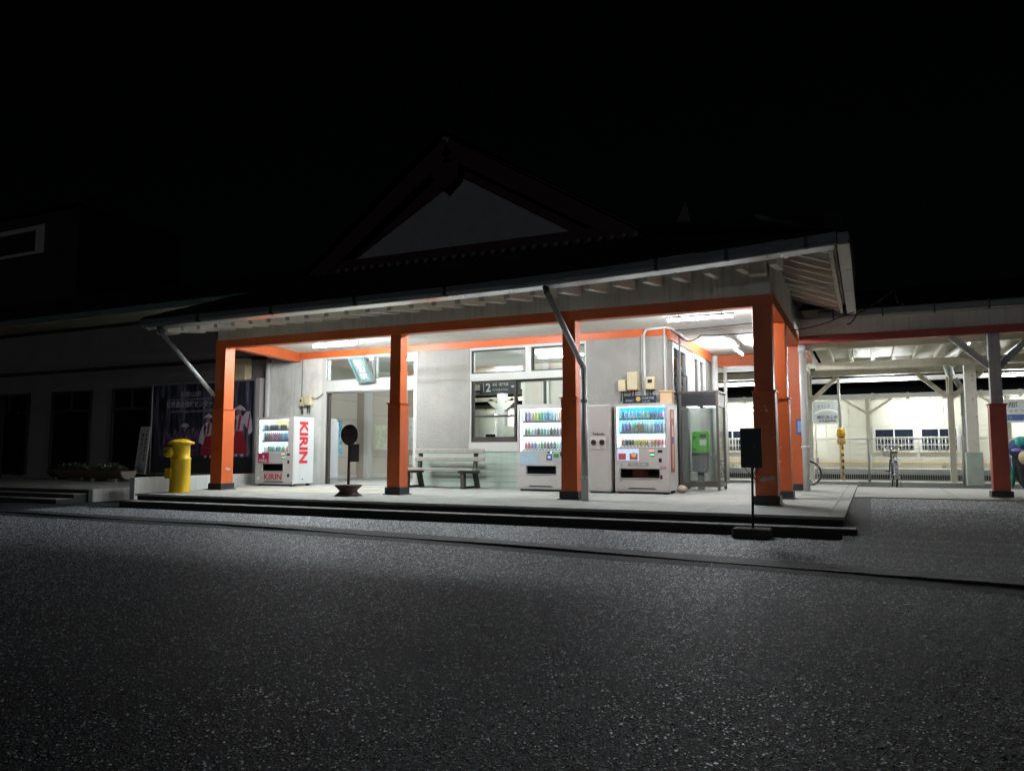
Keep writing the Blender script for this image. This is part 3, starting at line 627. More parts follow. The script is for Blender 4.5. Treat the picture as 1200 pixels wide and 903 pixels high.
# ------------------------------------------------------------ far platform building
fb = T('platform_building', 'cream panelled waiting building with barred windows on the far platform', 'building', (0, 34.3, .5))
M().box(-24, 12, 34.36, 36, .45, 3.25).ob('wall_core', M_intb, fb)
wins = [(-6.0, -4.9), (.2, 1.55), (1.86, 3.05), (-17.6, -16.4)]
x = -24.0
pw = .86
offs = []
while x < 12: offs.append(x); x += pw
rep(M().box(-24 + .006, -24 + pw - .006, 34.3, 34.37, 2.17, 3.25), 'wall_panel', M_cream2, fb, [(q + 24, 0, 0) for q in offs[1:]])
rep(M().box(-24 + .006, -24 + pw - .006, 34.3, 34.37, .5, 2.16), 'wall_panel', M_cream2, fb, [(q + 24, 0, 0) for q in offs[1:]])
for a, b in wins:
    f = M().box(a - .1, a, 34.2, 34.31, 1.12, 2.12).box(b, b + .1, 34.2, 34.31, 1.12, 2.12).box(a, b, 34.2, 34.31, 2.03, 2.12).box(a, b, 34.18, 34.31, 1.12, 1.2).box((a + b) / 2 - .025, (a + b) / 2 + .025, 34.22, 34.3, 1.2, 2.03).ob('window', M_white, fb)
    M().box(a, b, 34.26, 34.295, 1.2, 2.03).ob('pane', mat('night_glass', (.012, .016, .03), .12, var=.2), f)
    nb = int((b - a) / .125)
    rep(M().cyl((a + .06, 34.15, 1.16), (a + .06, 34.15, 1.72), .018, n=6), 'window_bar', M_fence, f, [(.125 * i, 0, 0) for i in range(1, nb)])
    M().box(a - .05, b + .05, 34.14, 34.16, 1.70, 1.735).box(a - .05, b + .05, 34.14, 34.16, 1.4, 1.43).ob('bar_rail', M_fence, f)
M().box(-24, 12, 32.6, 34.36, 3.26, 3.34).ob('eave_soffit', M_cream, fb)
M().box(-24, 12, 32.5, 32.6, 3.2, 3.38).ob('eave_board', M_pipew, fb)
rep(M().box(-23.9, -23.8, 32.46, 32.5, 3.12, 3.4), 'eave_bracket', M_cream, fb, [(1.2 * i, 0, 0) for i in range(1, 29)])
M().quad([(-24, 32.4, 3.42), (12, 32.4, 3.42), (12, 36, 4.6), (-24, 36, 4.6)]).ob('roof', M_roof, fb)
for x in (-.05, -8.0, 4.6):
    q = M().box(x - .08, x + .08, 32.85, 33.01, .5, 3.2).ob('eave_post', M_cream, fb)
    for s in (-1, 1): M().beam((x + s * .06, 32.93, 2.65), (x + s * .85, 32.93, 3.2), .07, .09).ob('brace', M_cream, q)
bn = T('platform_bench', 'long yellowish timber bench along the cream wall of the far platform', 'bench', (0, 33.95, .5))
M().box(-14, 10, 33.75, 34.15, .62, .72).ob('seat', mat('varnished_pine', (.5, .36, .16), .5, var=.15), bn)
rep(M().box(-13.5, -13.4, 33.85, 34.1, .5, .62), 'leg', M_cream, bn, [(2.0 * i, 0, 0) for i in range(1, 12)])

# white mesh fence
fc = T('mesh_fence', 'white wire mesh fence between the paved path and the railway track', 'fence', (0, 25, .235))
rep(M().cyl((-4.9, 25, .2), (-4.9, 25, 1.56), .035, n=10), 'fence_post', M_fence, fc, [(2.42 * i, 0, 0) for i in (1, 2, 3, 4, 5)])
m = M(); zz = [.32 + .15 * i for i in range(8)]
for i in range(6):
    a = -4.9 + 2.42 * i; pm = M()
    for z in zz + [1.5]: pm.box(a + .05, a + 2.37, 24.955, 24.962, z - .005, z + .005)
    for j in range(40): pm.box(a + .06 + j * .0585 - .0035, a + .06 + j * .0585 + .0035, 24.962, 24.968, .30, 1.52)
    pm.box(a + .04, a + 2.38, 24.95, 24.975, 1.5, 1.525)
    pm.ob('mesh_panel', M_fence, fc)

# hazard pole, signs
hp = T('hazard_pole', 'yellow and black striped pole with yellow cover below a thin white pipe', 'pole', (-.8, 26.2, .235))
M().cyl((-.84, 26.2, 1.9), (-.86, 26.2, 3.6), .045, n=10).ob('upper_pipe', M_pipew, hp)
M().cyl((-.8, 26.2, .235), (-.83, 26.2, 1.35), .05, n=10).ob('lower_pipe', M_hyel, hp)
for i in range(5): M().cyl((-.80 - .004 * i, 26.2, .4 + .2 * i), (-.803 - .004 * i, 26.2, .49 + .2 * i), .053, n=10).ob('black_stripe', M_black, hp)
M().lathe((-.83, 26.2, 1.35), [(.08, 0), (.125, .04), (.125, .2), (.105, .22), (.105, .26), (.125, .28), (.125, .46), (.08, .52)], 14).ob('cover', M_hyel, hp)
M().cyl((-.83, 26.2, 1.57), (-.83, 26.2, 1.61), .108, n=14).ob('black_mark', M_black, hp)
for ch in hp.children_recursive: pass
hp2 = tree(hp); hp2.location.x -= 1.15; hp2.location.y -= .3; hp2['label'] = 'yellow and black striped pole half hidden behind a cream canopy post'
sg = T('temple_sign', 'grey-white station area sign with dark characters under a white arch', 'sign', (-1.3, 28.0, -.6))
M().box(-1.78, -.86, 28.0, 28.05, 2.05, 2.85).ob('board', mat('sign_grey', (.42, .46, .47), .5), sg, bev=.006)
M().box(-1.7, -1.66, 28.05, 28.1, -.62, 2.8).ob('leg', M_steel, sg); M().box(-.96, -.92, 28.05, 28.1, -.62, 2.8).ob('leg', M_steel, sg)
m = M()
for i in range(10):
    a, b = -1.68 + .075 * i, -1.68 + .075 * (i + 1); f_ = lambda q: 2.42 + .12 * (1 - ((q + 1.3) / .38) ** 2)
    m.prism([(a, 27.996, f_(a)), (b, 27.996, f_(b)), (b, 27.996, f_(b) + .045), (a, 27.996, f_(a) + .045)], (0, .005, 0))
m.ob('white_arch', M_ltr_wht, sg); M().box(-1.76, -.88, 27.996, 28.0, 2.06, 2.1).ob('white_line', M_ltr_wht, sg)
text('補陀洛山寺', 'lettering', M_ltr_blk, sg, (-1.3, 27.995, 2.31), w=.66, h=.12, bold=.01)
text('世界遺産霊場', 'lettering', M_ltr_blk, sg, (-1.3, 27.995, 2.18), w=.55, h=.085, bold=.01)
text('ようこそ', 'lettering', M_ltr_blk, sg, (-1.4, 27.995, 2.68), w=.4, h=.1)
ns = T('station_name_sign', 'white station name board with blue band beyond the right red post', 'sign', (4.9, 31.2, .5))
M().box(4.15, 5.75, 31.2, 31.26, 2.14, 2.95).ob('board', mat('sign_white', (.72, .74, .74), .4), ns, bev=.006)
M().box(4.15, 5.75, 31.194, 31.2, 2.22, 2.42).ob('blue_band', M_blue, ns)
text('那  智', 'lettering', M_ltr_blk, ns, (4.75, 31.193, 2.76), w=.75, h=.2, bold=.01); text('なち  Nachi', 'lettering', M_ltr_blk, ns, (4.75, 31.193, 2.55), w=.7, h=.08)
text('うくい', 'lettering', M_ltr_wht, ns, (4.35, 31.191, 2.32), w=.25, h=.08); text('きいてんま', 'lettering', M_ltr_wht, ns, (5.0, 31.191, 2.32), w=.35, h=.08)
M().box(4.2, 4.27, 31.26, 31.3, .5, 2.9).ob('leg', M_steel, ns); M().box(5.63, 5.7, 31.26, 31.3, .5, 2.9).ob('leg', M_steel, ns)
bs = T('blue_notice', 'small blue notice plate fixed to the orange post behind the white drainpipe', 'notice', (-1.35, 18.2, 1.55))
M().box(-1.5, -1.24, 18.235, 18.25, 1.52, 1.86).ob('plate', M_blue, bs); M().box(-1.47, -1.27, 18.229, 18.235, 1.56, 1.82).ob('print_panel', mat('pale_blue', (.25, .40, .65), .5), bs)
tg = T('track_sign', 'dark hanging platform sign with white 2 and arrow seen through the window', 'sign', (-11.5, 23.5, 3.12))
M().box(-12.3, -10.75, 23.5, 23.56, 3.14, 3.6).ob('panel', mat('sign_charcoal', (.05, .055, .06), .4), tg)
M().cyl((-12.1, 23.53, 3.6), (-12.1, 23.53, 3.93), .012, n=6).ob('hanger', M_steel, tg); M().cyl((-10.95, 23.53, 3.6), (-10.95, 23.53, 3.93), .012, n=6).ob('hanger', M_steel, tg)
text('2', 'lettering', M_ltr_wht, tg, (-11.97, 23.495, 3.36), h=.3, bold=.02); text('新宮・尾鷲方面', 'lettering', M_ltr_wht, tg, (-11.5, 23.495, 3.45), w=.6, h=.1, bold=.01); text('for Shingu & Owase', 'lettering', M_ltr_wht, tg, (-11.5, 23.495, 3.27), w=.6, h=.08, bold=.01)
M().prism([(-11.08, 23.494, 3.34), (-10.92, 23.494, 3.34), (-10.92, 23.494, 3.28), (-10.82, 23.494, 3.37), (-10.92, 23.494, 3.46), (-10.92, 23.494, 3.40), (-11.08, 23.494, 3.40)], (0, .004, 0)).ob('arrow', M_ltr_wht, tg)
M().box(-12.16, -12.14, 23.493, 23.5, 3.2, 3.55).ob('divider', M_ltr_wht, tg)

# ------------------------------------------------------------ fluorescent fittings
def lamp(a, b, label, mt=None, up=True, hang=0, group=None, twin=False):
    a = Vector(a); b = Vector(b); d = (b - a).normalized(); c = (a + b) / 2
    t = T('fluorescent_light', label, 'ceiling light', (c.x, c.y, c.z), group)
    sd = d.cross(Vector((0, 0, 1))).normalized() * (.04 if twin else 0)
    for k in ((-1, 1) if twin else (0,)): M().cyl(a + sd * k, b + sd * k, .0145, n=10).ob('tube', mt or M_tube, t)
    for p, q in ((a, -d), (b, d)): M().beam(p + q * .004, p + q * .03, .13 if twin else .036, .045).ob('tube_holder', M_vmg, t)
    M().beam(a - d * .03 + Vector((0, 0, .052)), b + d * .03 + Vector((0, 0, .052)), .15 if mt in (M_tubep, M_tubef) else .045, .035).ob('housing', mat('fitting_grey', (.16, .165, .17), .5), t, bev=.006)
    if hang:
        for p in (a + d * .2, b - d * .2): M().cyl(p + Vector((0, 0, .07)), p + Vector((0, 0, hang)), .012, n=6).ob('hanger', M_steel, t)
    return t
lamp((-11.97, 14.3, 3.62), (-10.72, 14.3, 3.62), 'lit fluorescent tube under the canopy ceiling before the station door', hang=.25)
lamp((-3.42, 14.3, 3.62), (-2.22, 14.3, 3.62), 'lit fluorescent tube under the canopy ceiling before the blue-lit vending machine', hang=.25)
lamp((-2.9, 18.9, 3.62), (-2.9, 20.1, 3.62), 'lit fluorescent tube pointing along the passage past the phone booth', hang=.25)
lamp((-7.9, 13.75, 3.79), (-6.65, 13.75, 3.79), 'lit fluorescent tube on the canopy ceiling just behind the front beam, facing the bench', M_tubel)
lamp((-12.5, 13.75, 3.79), (-11.25, 13.75, 3.79), 'lit fluorescent tube on the canopy ceiling just behind the front beam, by the red-lettered machine', M_tubel)
lamp((-8.42, 19.7, 3.79), (-7.6, 19.7, 3.79), 'lit fluorescent tube inside the waiting room behind the upper window', M_tubel)
lamp((-12.3, 18.6, 3.79), (-11.1, 18.6, 3.79), 'lit fluorescent tube inside the waiting room behind the door transom', M_tubel)
lamp((-.3, 26.3, 3.36), (.92, 26.3, 3.36), 'lit fluorescent tube hanging below the cream beam above the parked bicycle', M_tubep, hang=.16)
lamp((3.6, 26.3, 3.36), (4.8, 26.3, 3.36), 'lit fluorescent tube hanging below the cream beam beyond the right red post', M_tubep, hang=.16)
lamp((-4.4, 26.3, 3.36), (-3.2, 26.3, 3.36), 'lit fluorescent tube hanging beyond the passage, seen over the phone booth', M_tubep, hang=.16)
lamp((-12.0, 24.2, 3.7), (-10.8, 24.2, 3.7), 'lit fluorescent tube above the platform behind the waiting room', M_tubep, hang=.23)
lamp((1.98, 18.9, 3.62), (1.98, 20.1, 3.62), 'lit fluorescent tube beside the right red post under the passage roof', M_tubep, hang=.3)
lamp((1.25, 33.0, 2.93), (2.35, 33.0, 2.93), 'lit fluorescent tube on the far platform above the two barred windows', M_tubef, hang=.3)
lamp((-2.85, 33.0, 2.87), (-1.95, 33.0, 2.87), 'lit pinkish fluorescent tube on the far platform above the temple sign', M_tubef, hang=.3)
lamp((-5.5, 33.0, 2.87), (-4.35, 33.0, 2.87), 'lit fluorescent tube on the far platform above the window seen past the booth', M_tubef, hang=.3)
lamp((-16.5, 33.0, 2.9), (-15.6, 33.0, 2.9), 'lit pinkish fluorescent tube on the far platform seen through the waiting room window', M_tubef, hang=.3)
lamp((5.0, 33.0, 2.95), (6.1, 33.0, 2.95), 'lit pinkish fluorescent tube on the far platform above the name board', M_tubef, hang=.3)

# ------------------------------------------------------------ vending machines
def bottle_mesh(kind):
    m = M()
    if kind == 'can': m.lathe((0, 0, 0), [(.026, 0), (.033, .006), (.033, .108), (.027, .12), (.026, .122)], 10)
    elif kind == 'small': m.lathe((0, 0, 0), [(.029, 0), (.032, .008), (.032, .10), (.026, .118), (.017, .126), (.017, .145)], 10)
    else: m.lathe((0, 0, 0), [(.030, 0), (.033, .01), (.0325, .075), (.0335, .14), (.028, .165), (.016, .185), (.016, .208)], 10)
    return m
DC = dict(w=(.75, .76, .74), g=(.10, .42, .14), b=(.03, .16, .5), k=(.03, .025, .03), r=(.55, .03, .04), y=(.75, .6, .06), o=(.75, .3, .04), c=(.15, .55, .62), n=(.16, .09, .04), p=(.35, .12, .42), l=(.45, .65, .15), s=(.45, .6, .7))
def drink(kind, c): 
    key = 'drink_%s_%s' % (kind, c)
    if key not in BOT:
        m = bottle_mesh(kind); me = bpy.data.meshes.new(key); me.from_pydata(m.v, [], m.f); me.polygons.foreach_set('use_smooth', m.sm)
        mm = mat('drink_' + c, tuple(.62 * q + .2 for q in DC[c]), .3, var=.45, scale=38); me.materials.append(mm); BOT[key] = me
    return BOT[key]
BOT = {}
def backlight(n, stops, s, scale=(1, 1, 6)):
    m, t, b = newmat(n); p = mapping(t, scale)
    c = ramp(t, noise(t, p, 1.1, 2, .4), stops)
    t.links.new(c, b.inputs['Emission Color']); b.inputs['Emission Strength'].default_value = s; b.inputs['Base Color'].default_value = (.04, .04, .05, 1)
    return m
M_led = emit('led_strip', (.8, .92, 1), 15)
def vending(label, x0, x1, yf, dep, z1, disp, rows, back, slot, mt=M_vm, sides=M_vms):
    z0 = P; W, H = x1 - x0, z1 - z0
    t = T('vending_machine', label, 'vending machine', ((x0 + x1) / 2, yf + dep / 2, z0))
    X = lambda u: x0 + W * u
    Z = lambda v: z0 + H * v
    M().box(x0 + .004, x1 - .004, yf + .26, yf + dep, z0 + .06, z1 - .004).box(x0 + .004, x0 + .02, yf + .06, yf + .26, z0 + .06, z1 - .004).box(x1 - .02, x1 - .004, yf + .06, yf + .26, z0 + .06, z1 - .004).box(x0 + .02, x1 - .02, yf + .06, yf + .26, z1 - .02, z1 - .004).box(x0 + .02, x1 - .02, yf + .06, yf + .26, z0 + .06, Z(disp[2]) - .03).ob('cabinet', sides, t, bev=.012)
    for sx in (x0 + .06, x1 - .14): 
        for sy in (yf + .06, yf + dep - .12): M().box(sx, sx + .08, sy, sy + .06, z0, z0 + .06).ob('foot', M_dark, t)
    M().box(x0 + .03, x1 - .03, yf + .1, yf + .14, z0 + .005, z0 + .06).ob('kick_plate', M_black, t)
    a, b, c, d = X(disp[0]), X(disp[1]), Z(disp[2]), Z(disp[3])
    sa, sb, sc, sd = X(slot[0]), X(slot[1]), Z(slot[2]), Z(slot[3])
    dr = M().box(x0, a, yf, yf + .06, c, z1).box(b, x1, yf, yf + .06, c, z1).box(a, b, yf, yf + .06, d, z1).box(x0, x1, yf, yf + .06, sd, c).box(x0, sa, yf, yf + .06, sc, sd).box(sb, x1, yf, yf + .06, sc, sd).box(x0, x1, yf, yf + .06, z0 + .05, sc).ob('front_door', mt, t)
    M().box(a - .012, b + .012, yf - .006, yf, d, d + .014).box(a - .012, b + .012, yf - .006, yf, c - .014, c).box(a - .014, a, yf - .006, yf, c, d).box(b, b + .014, yf - .006, yf, c, d).ob('display_bezel', M_vmg, dr)
    M().box(x0 + .01, x1 - .01, yf - .004, yf, z0 + .075, z0 + .085).ob('door_seam', M_vmg, dr)
    dc = M().box(a - .02, b + .02, yf + .235, yf + .245, c - .02, d + .02).ob('display_back', back, t)
    M().box(a - .015, a - .003, yf + .06, yf + .23, c, d).box(b + .003, b + .015, yf + .06, yf + .23, c, d).box(a, b, yf + .06, yf + .23, c - .015, c - .003).box(a, b, yf + .06, yf + .23, d + .003, d + .015).ob('display_liner', M_ltr_wht, dc)
    M().box(a - .002, a + .008, yf + .064, yf + .074, c + .01, d - .01).box(b - .008, b + .002, yf + .064, yf + .074, c + .01, d - .01).box(a + .01, b - .01, yf + .064, yf + .074, d - .008, d + .002).ob('display_lamp', M_led, dc)
    M().box(a, b, yf + .008, yf + .012, c, d).ob('display_glass', M_glass, dr)
    rh = (d - c) / 3
    for r, (kind, s) in enumerate(rows):
        zb = d - rh * (r + 1) + .035
        sh = M().box(a, b, yf + .09, yf + .225, zb - .012, zb).box(a, b, yf + .078, yf + .09, zb - .03, zb + .012).ob('shelf', M_vmg if r < 2 else M_ltr_wht, dc)
        n = len(s); gp = (b - a - .08) / n
        if r < 2: M().box(a + .02, b - .02, yf + .092, yf + .1, zb - .026, zb - .014).ob('shelf_lamp', M_led, dc)
        bt = M()
        for i in range(n): bt.box(a + .05 + gp * i, a + .05 + gp * i + gp * .55, yf + .072, yf + .078, zb - .022, zb - .006)
        bt.ob('button_row', M_black if r != 1 else mat('button_red', (.3, .05, .06), .4), dc)
        for i, ch in enumerate(s):
            o = bpy.data.objects.new('drink_sample', drink(kind, ch)); col.objects.link(o); o.parent = dc
            o.location = Vector((a + .05 + gp * (i + .4), yf + .15, zb)) - ORG[t.name]; o.scale = (1.1, 1.1, min(1.25, (rh - .05) / .21))
    sl = M().box(sa, sb, yf + .045, yf + .055, sc, sd).ob('delivery_flap', M_glassd, dr)
    M().box(sa, sb, yf + .075, yf + .085, sc, sd).ob('delivery_back', M_black, dr)
    M().box(sa - .01, sb + .01, yf - .008, yf, sd, sd + .012).box(sa - .01, sb + .01, yf - .012, yf, sc - .014, sc).box(sa - .012, sa, yf - .008, yf, sc, sd).box(sb, sb + .012, yf - .008, yf, sc, sd).ob('flap_frame', M_vmg, dr)
    M().prism([(X(.22), yf - .003, z0 + .10), (X(.78), yf - .003, z0 + .10), (X(.72), yf - .003, z0 + .125), (X(.28), yf - .003, z0 + .125)], (0, .004, 0)).ob('vent_slot', M_black, dr)
    return t, dr, X, Z
def coin(dr, X, Z, yf, u, v, W):
    M().box(X(u), X(u) + .10, yf - .008, yf, Z(v), Z(v) + .05).ob('bill_slot', M_black, dr, bev=.004)
    M().box(X(u) - .16, X(u) - .06, yf - .008, yf, Z(v) - .08, Z(v)).ob('bill_reader', mat('reader_green', (.02, .3, .1), .4), dr, bev=.004)
    M().box(X(u) - .15, X(u) - .07, yf - .011, yf - .008, Z(v) - .055, Z(v) - .035).ob('reader_lamp', emit('reader_glow', (.3, 1, .5), 1.2), dr)
    M().box(X(u) - .17, X(u) - .09, yf - .01, yf, Z(v) + .02, Z(v) + .05).ob('price_lamp', emit('lamp_red', (1, .16, .14), 1.6), dr, bev=.004)
    M().box(X(u) + .02, X(u) + .08, yf - .006, yf, Z(v) - .2, Z(v) - .12).ob('coin_slot', M_black, dr)
    M().box(X(u) + .02, X(u) + .09, yf - .006, yf, Z(v) - .54, Z(v) - .46).ob('coin_return', M_black, dr)
# drinks machine with the big red lettering
bk1 = backlight('backlight_orange_blue', [(.3, (.22, .42, .66)), (.5, (.5, .62, .72)), (.7, (.14, .36, .66))], 2.3)
t, dr, X, Z = vending('white vending machine with large red lettering on its side, beside the station door', -14.42, -13.18, 15.05, .78, 2.02, (.07, .86, .47, .955),
    [('can', 'kbwknkbwkknwo'), ('bottle', 'kknrprprbcbbc'), ('small', 'wwnggwbgwgwrr')], bk1, (.17, .74, .22, .32))
coin(dr, X, Z, 15.05, .84, .44, 1)
M().box(-14.0, -13.32, 15.27, 15.275, Z(.895), Z(.945)).ob('orange_header', emit('header_orange', (1, .5, .12), .7), dr)
M().box(X(.08), X(.36), 15.042, 15.05, Z(.335), Z(.475)).ob('crimson_sticker', M_crim, dr)
text('FIRE', 'lettering', M_ltr_wht, dr, (X(.22), 15.039, Z(.365)), w=.26, h=.07, bold=.01)
M().prism([(X(.22) - .02, 15.039, Z(.405)), (X(.22) + .02, 15.039, Z(.405)), (X(.22) + .03, 15.039, Z(.425)), (X(.22), 15.039, Z(.455)), (X(.22) - .01, 15.039, Z(.43)), (X(.22) - .03, 15.039, Z(.425))], (0, .002, 0)).ob('flame_mark', M_ltr_wht, dr)
text('KIRIN', 'lettering', M_ltr_red, dr, (X(.48), 15.045, Z(.135)), w=.58, h=.15, bold=.025)
M().box(X(.06), X(.11), 15.044, 15.05, Z(.09), Z(.13)).ob('sticker', M_ltr_wht, dr)
text('KIRIN', 'lettering', M_ltr_red, t, (-13.176, 15.43, Z(.63)), '+x', w=1.06, h=.32, roll=-90, bold=.035)
M().box(-13.182, -13.17, 15.4, 15.43, Z(.09), Z(.105)).ob('side_lock', M_dark, t)
# machine half behind the middle post
bk2 = backlight('backlight_ice', [(.3, (.36, .5, .66)), (.55, (.5, .58, .66)), (.75, (.28, .44, .68))], 2.3)
t, dr, X, Z = vending('grey-white vending machine with white-lit display standing behind the middle post', -7.14, -6.02, 15.45, .8, 2.18, (.055, .955, .46, .945),
    [('bottle', 'kpsylgcbcswoorkg'[:12]), ('small', 'ngwskgcwknkkgb'[:12]), ('small', 'rrpbwgnknkgb')], bk2, (.2, .83, .2, .29))
M().box(X(.06), X(.44), 15.442, 15.45, Z(.30), Z(.44)).ob('blue_panel', mat('panel_pale_blue', (.42, .55, .66), .25, var=.05), dr)
M().box(X(.63), X(.75), 15.44, 15.45, Z(.355), Z(.42)).ob('reader', M_blue, dr, bev=.004); M().box(X(.66), X(.72), 15.438, 15.44, Z(.375), Z(.405)).ob('reader_mark', M_ltr_wht, dr)
M().box(X(.78), X(.89), 15.44, 15.45, Z(.385), Z(.43)).ob('bill_reader', mat('reader_green', (.02, .3, .1)), dr, bev=.004)
M().box(X(.65), X(.77), 15.444, 15.45, Z(.435), Z(.452)).ob('price_lamp', M_black, dr); M().box(X(.71), X(.75), 15.442, 15.444, Z(.438), Z(.449)).ob('price_digits', emit('digits_teal', (.5, 1, .95), 1.2), dr)
M().box(X(.92), X(.98), 15.44, 15.45, Z(.4), Z(.45)).ob('coin_slot', M_black, dr)
M().box(X(.8), X(.97), 15.444, 15.45, Z(.31), Z(.35)).ob('notice', mat('notice_grey', (.45, .46, .5), .5), dr)
# blue-lit machine
bk3 = backlight('backlight_cyan', [(.25, (.02, .40, .95)), (.45, (.10, .72, 1)), (.6, (.62, .94, 1)), (.75, (.03, .55, 1))], 1.15, (.6, .6, 2.6))
t, dr, X, Z = vending('white vending machine with bright blue display and dark sign board on top', -4.86, -3.72, 15.4, .82, 2.13, (.04, .94, .51, .965),
    [('small', 'ksscccllkkkp'), ('bottle', 'bbpcgnncssbbk'), ('can', 'rkkkylyoworrr')], bk3, (.1, .83, .175, .275))
coin(dr, X, Z, 15.4, .80, .455, 1)
for q_, (v0, v1, c_) in enumerate(((.818, .965, (.004, .19, .58)), (.664, .812, (.06, .44, .62)), (.51, .658, (.42, .54, .58)))):
    M().box(X(.045), X(.935), 15.618, 15.628, Z(v0), Z(v1)).ob('row_backlight', emit('row_backlight_%s' % 'abc'[q_], c_, 2.0), dr)
f = M().box(X(.05), X(.45), 15.392, 15.4, Z(.365), Z(.495)).ob('advert_panel', emit('advert_lilac', (.55, .62, .95), .32), dr)
M().box(X(.07), X(.21), 15.388, 15.391, Z(.375), Z(.445)).ob('advert_print', mat('advert_rose', (.5, .1, .1), .4), dr); M().box(X(.28), X(.43), 15.388, 15.391, Z(.375), Z(.445)).ob('advert_print', mat('advert_brown', (.42, .12, .05), .4), dr)
M().lathe((X(.36), 15.387, Z(.43)), [(.055, 0), (.05, .004)], 16, (1, 1, 1), 'y').ob('advert_print', mat('advert_cream', (.7, .55, .3), .4), dr)
M().box(X(.25), X(.63), 15.394, 15.4, Z(.305), Z(.345)).ob('notice_strip', M_vmg, dr); text('つめたい  あったか', 'lettering', M_ltr_wht, dr, (X(.42), 15.392, Z(.325)), w=.34, h=.05)
M().box(X(.83), X(.95), 15.394, 15.4, Z(.27), Z(.305)).ob('sticker', mat('sticker_pink', (.45, .28, .3), .4), dr)
for u, v in ((.1, .30), (.08, .13)): M().box(X(u), X(u) + .06, 15.396, 15.4, Z(v), Z(v) + .06).ob('sticker', mat('sticker_grey', (.4, .38, .37), .5), dr)
sp = M().box(-3.722, -3.714, 15.58, 15.9, Z(.235), Z(.93)).ob('side_poster', mat('poster_red', (.36, .05, .045), .45, var=.25, scale=6), t)
M().box(-3.714, -3.711, 15.63, 15.85, Z(.83), Z(.91)).ob('poster_patch', mat('poster_pink', (.5, .3, .28), .5), sp); M().box(-3.714, -3.711, 15.68, 15.82, Z(.28), Z(.56)).ob('poster_patch', mat('poster_peach', (.62, .36, .25), .5), sp)
M().box(-3.7105, -3.708, 15.68, 15.80, Z(.55), Z(.63)).ob('poster_patch', M_blue, sp)
M().prism([(-3.713, 15.69, Z(.62)), (-3.713, 15.81, Z(.62)), (-3.713, 15.76, Z(.76)), (-3.713, 15.74, Z(.76))], (.003, 0, 0)).ob('poster_patch', M_ltr_wht, sp)
tp = M().box(X(.16), X(.78), 15.42, 15.47, 2.13, 2.29).ob('topper_sign', mat('topper_navy', (.015, .03, .055), .3), t)
text('SMART', 'lettering', mat('letter_silver', (.5, .55, .5), .4), tp, (X(.29), 15.417, 2.19), w=.18, h=.05); text('OVERTIME', 'lettering', mat('letter_silver', (.5, .55, .5)), tp, (X(.63), 15.417, 2.235), w=.26, h=.05); text('LOVE', 'lettering', mat('letter_silver', (.5, .55, .5)), tp, (X(.6), 15.417, 2.17), w=.15, h=.035)
M().lathe((X(.45), 15.417, 2.22), [(.05, 0), (.045, .004)], 12, (1, 1, 1), 'y').ob('gold_sun', mat('gold_print', (.7, .5, .1), .4), tp)
# narrow white bin with two round holes
bn_ = T('recycling_bin', 'tall narrow off-white bin with two round black holes between two vending machines', 'bin', (-5.18, 15.7, P))
M().box(-5.44, -4.94, 15.33, 15.9, P + .03, 2.12).ob('body', M_vm, bn_, bev=.03)
M().box(-5.4, -4.98, 15.38, 15.88, P, P + .03).ob('plinth', M_black, bn_)
pl = M().box(-5.38, -5.03, 15.318, 15.33, 1.18, 1.43).ob('hole_plate', mat('hole_plate_cream', (.68, .62, .56), .4), bn_, bev=.004)
for hx in (-5.30, -5.115):
    M().lathe((hx, 15.305, 1.32), [(.062, .012), (.068, 0), (.058, 0), (.055, .012)], 18, (1, 1, 1), 'y').ob('hole_rim', M_vmg, pl); M().lathe((hx, 15.314, 1.32), [(.057, 0), (.057, .003)], 18, (1, 1, 1), 'y').ob('hole', M_black, pl)
text('Yakult', 'lettering', M_ltr_blk, bn_, (-5.2, 15.326, 1.50), w=.27, h=.055, bold=.015)
text('ビン', 'lettering', M_ltr_blk, pl, (-5.3, 15.316, 1.21), w=.09, h=.035); text('カン', 'lettering', M_ltr_blk, pl, (-5.115, 15.316, 1.21), w=.09, h=.035)
M().box(-5.24, -5.12, 15.326, 15.331, .4, .46).ob('sticker', M_white, bn_)
M().box(-4.93, -4.87, 15.62, 15.95, P, 2.1).ob('gap_filler', M_vms, label='white metal filler strip between the narrow bin and the blue-lit machine', cat='panel')

# ------------------------------------------------------------ wall boxes, conduits, cables
def ubox(label, x0, x1, z0, z1, dep, lid=True, win=False, y=16.57):
    t = T('meter_box', label, 'meter box', ((x0 + x1) / 2, y, z0))
    b = M().box(x0, x1, y - dep, y, z0, z1).ob('case', M_ivory, t, bev=.012)
    M().box(x0 + .015, x1 - .015, y - dep - .006, y - dep, z0 + .02, z1 - .03).ob('lid', M_ivory, b, bev=.004)
    if win: M().box(x0 + .05, x1 - .05, y - dep - .01, y - dep - .006, (z0 + z1) / 2, z1 - .06).ob('meter_window', M_black, b)
    for q in (.3, .6): M().cyl((x0 + (x1 - x0) * q, y - .06, z0), (x0 + (x1 - x0) * q, y - .06, z0 - .22), .014, n=6).ob('cable', M_dark, b)
ubox('small ivory junction box on the stucco wall', -5.1, -4.92, 2.48, 2.74, .13)
ubox('large ivory fuse box on the stucco wall', -4.88, -4.64, 2.5, 2.9, .17)
ubox('ivory electricity meter with dark window on the stucco wall', -4.46, -4.26, 2.5, 2.78, .15, win=True)
ubox('ivory meter with dark window above the red-lettered machine', -14.28, -14.12, 2.38, 2.62, .13, win=True, y=16.6)
ubox('square ivory box with cables above the red-lettered machine', -14.08, -13.86, 2.4, 2.68, .15, y=16.6)
ubox('pale box high on the dark annex wall beside the big poster', -16.75, -16.15, 3.18, 3.82, .25, y=16.6)
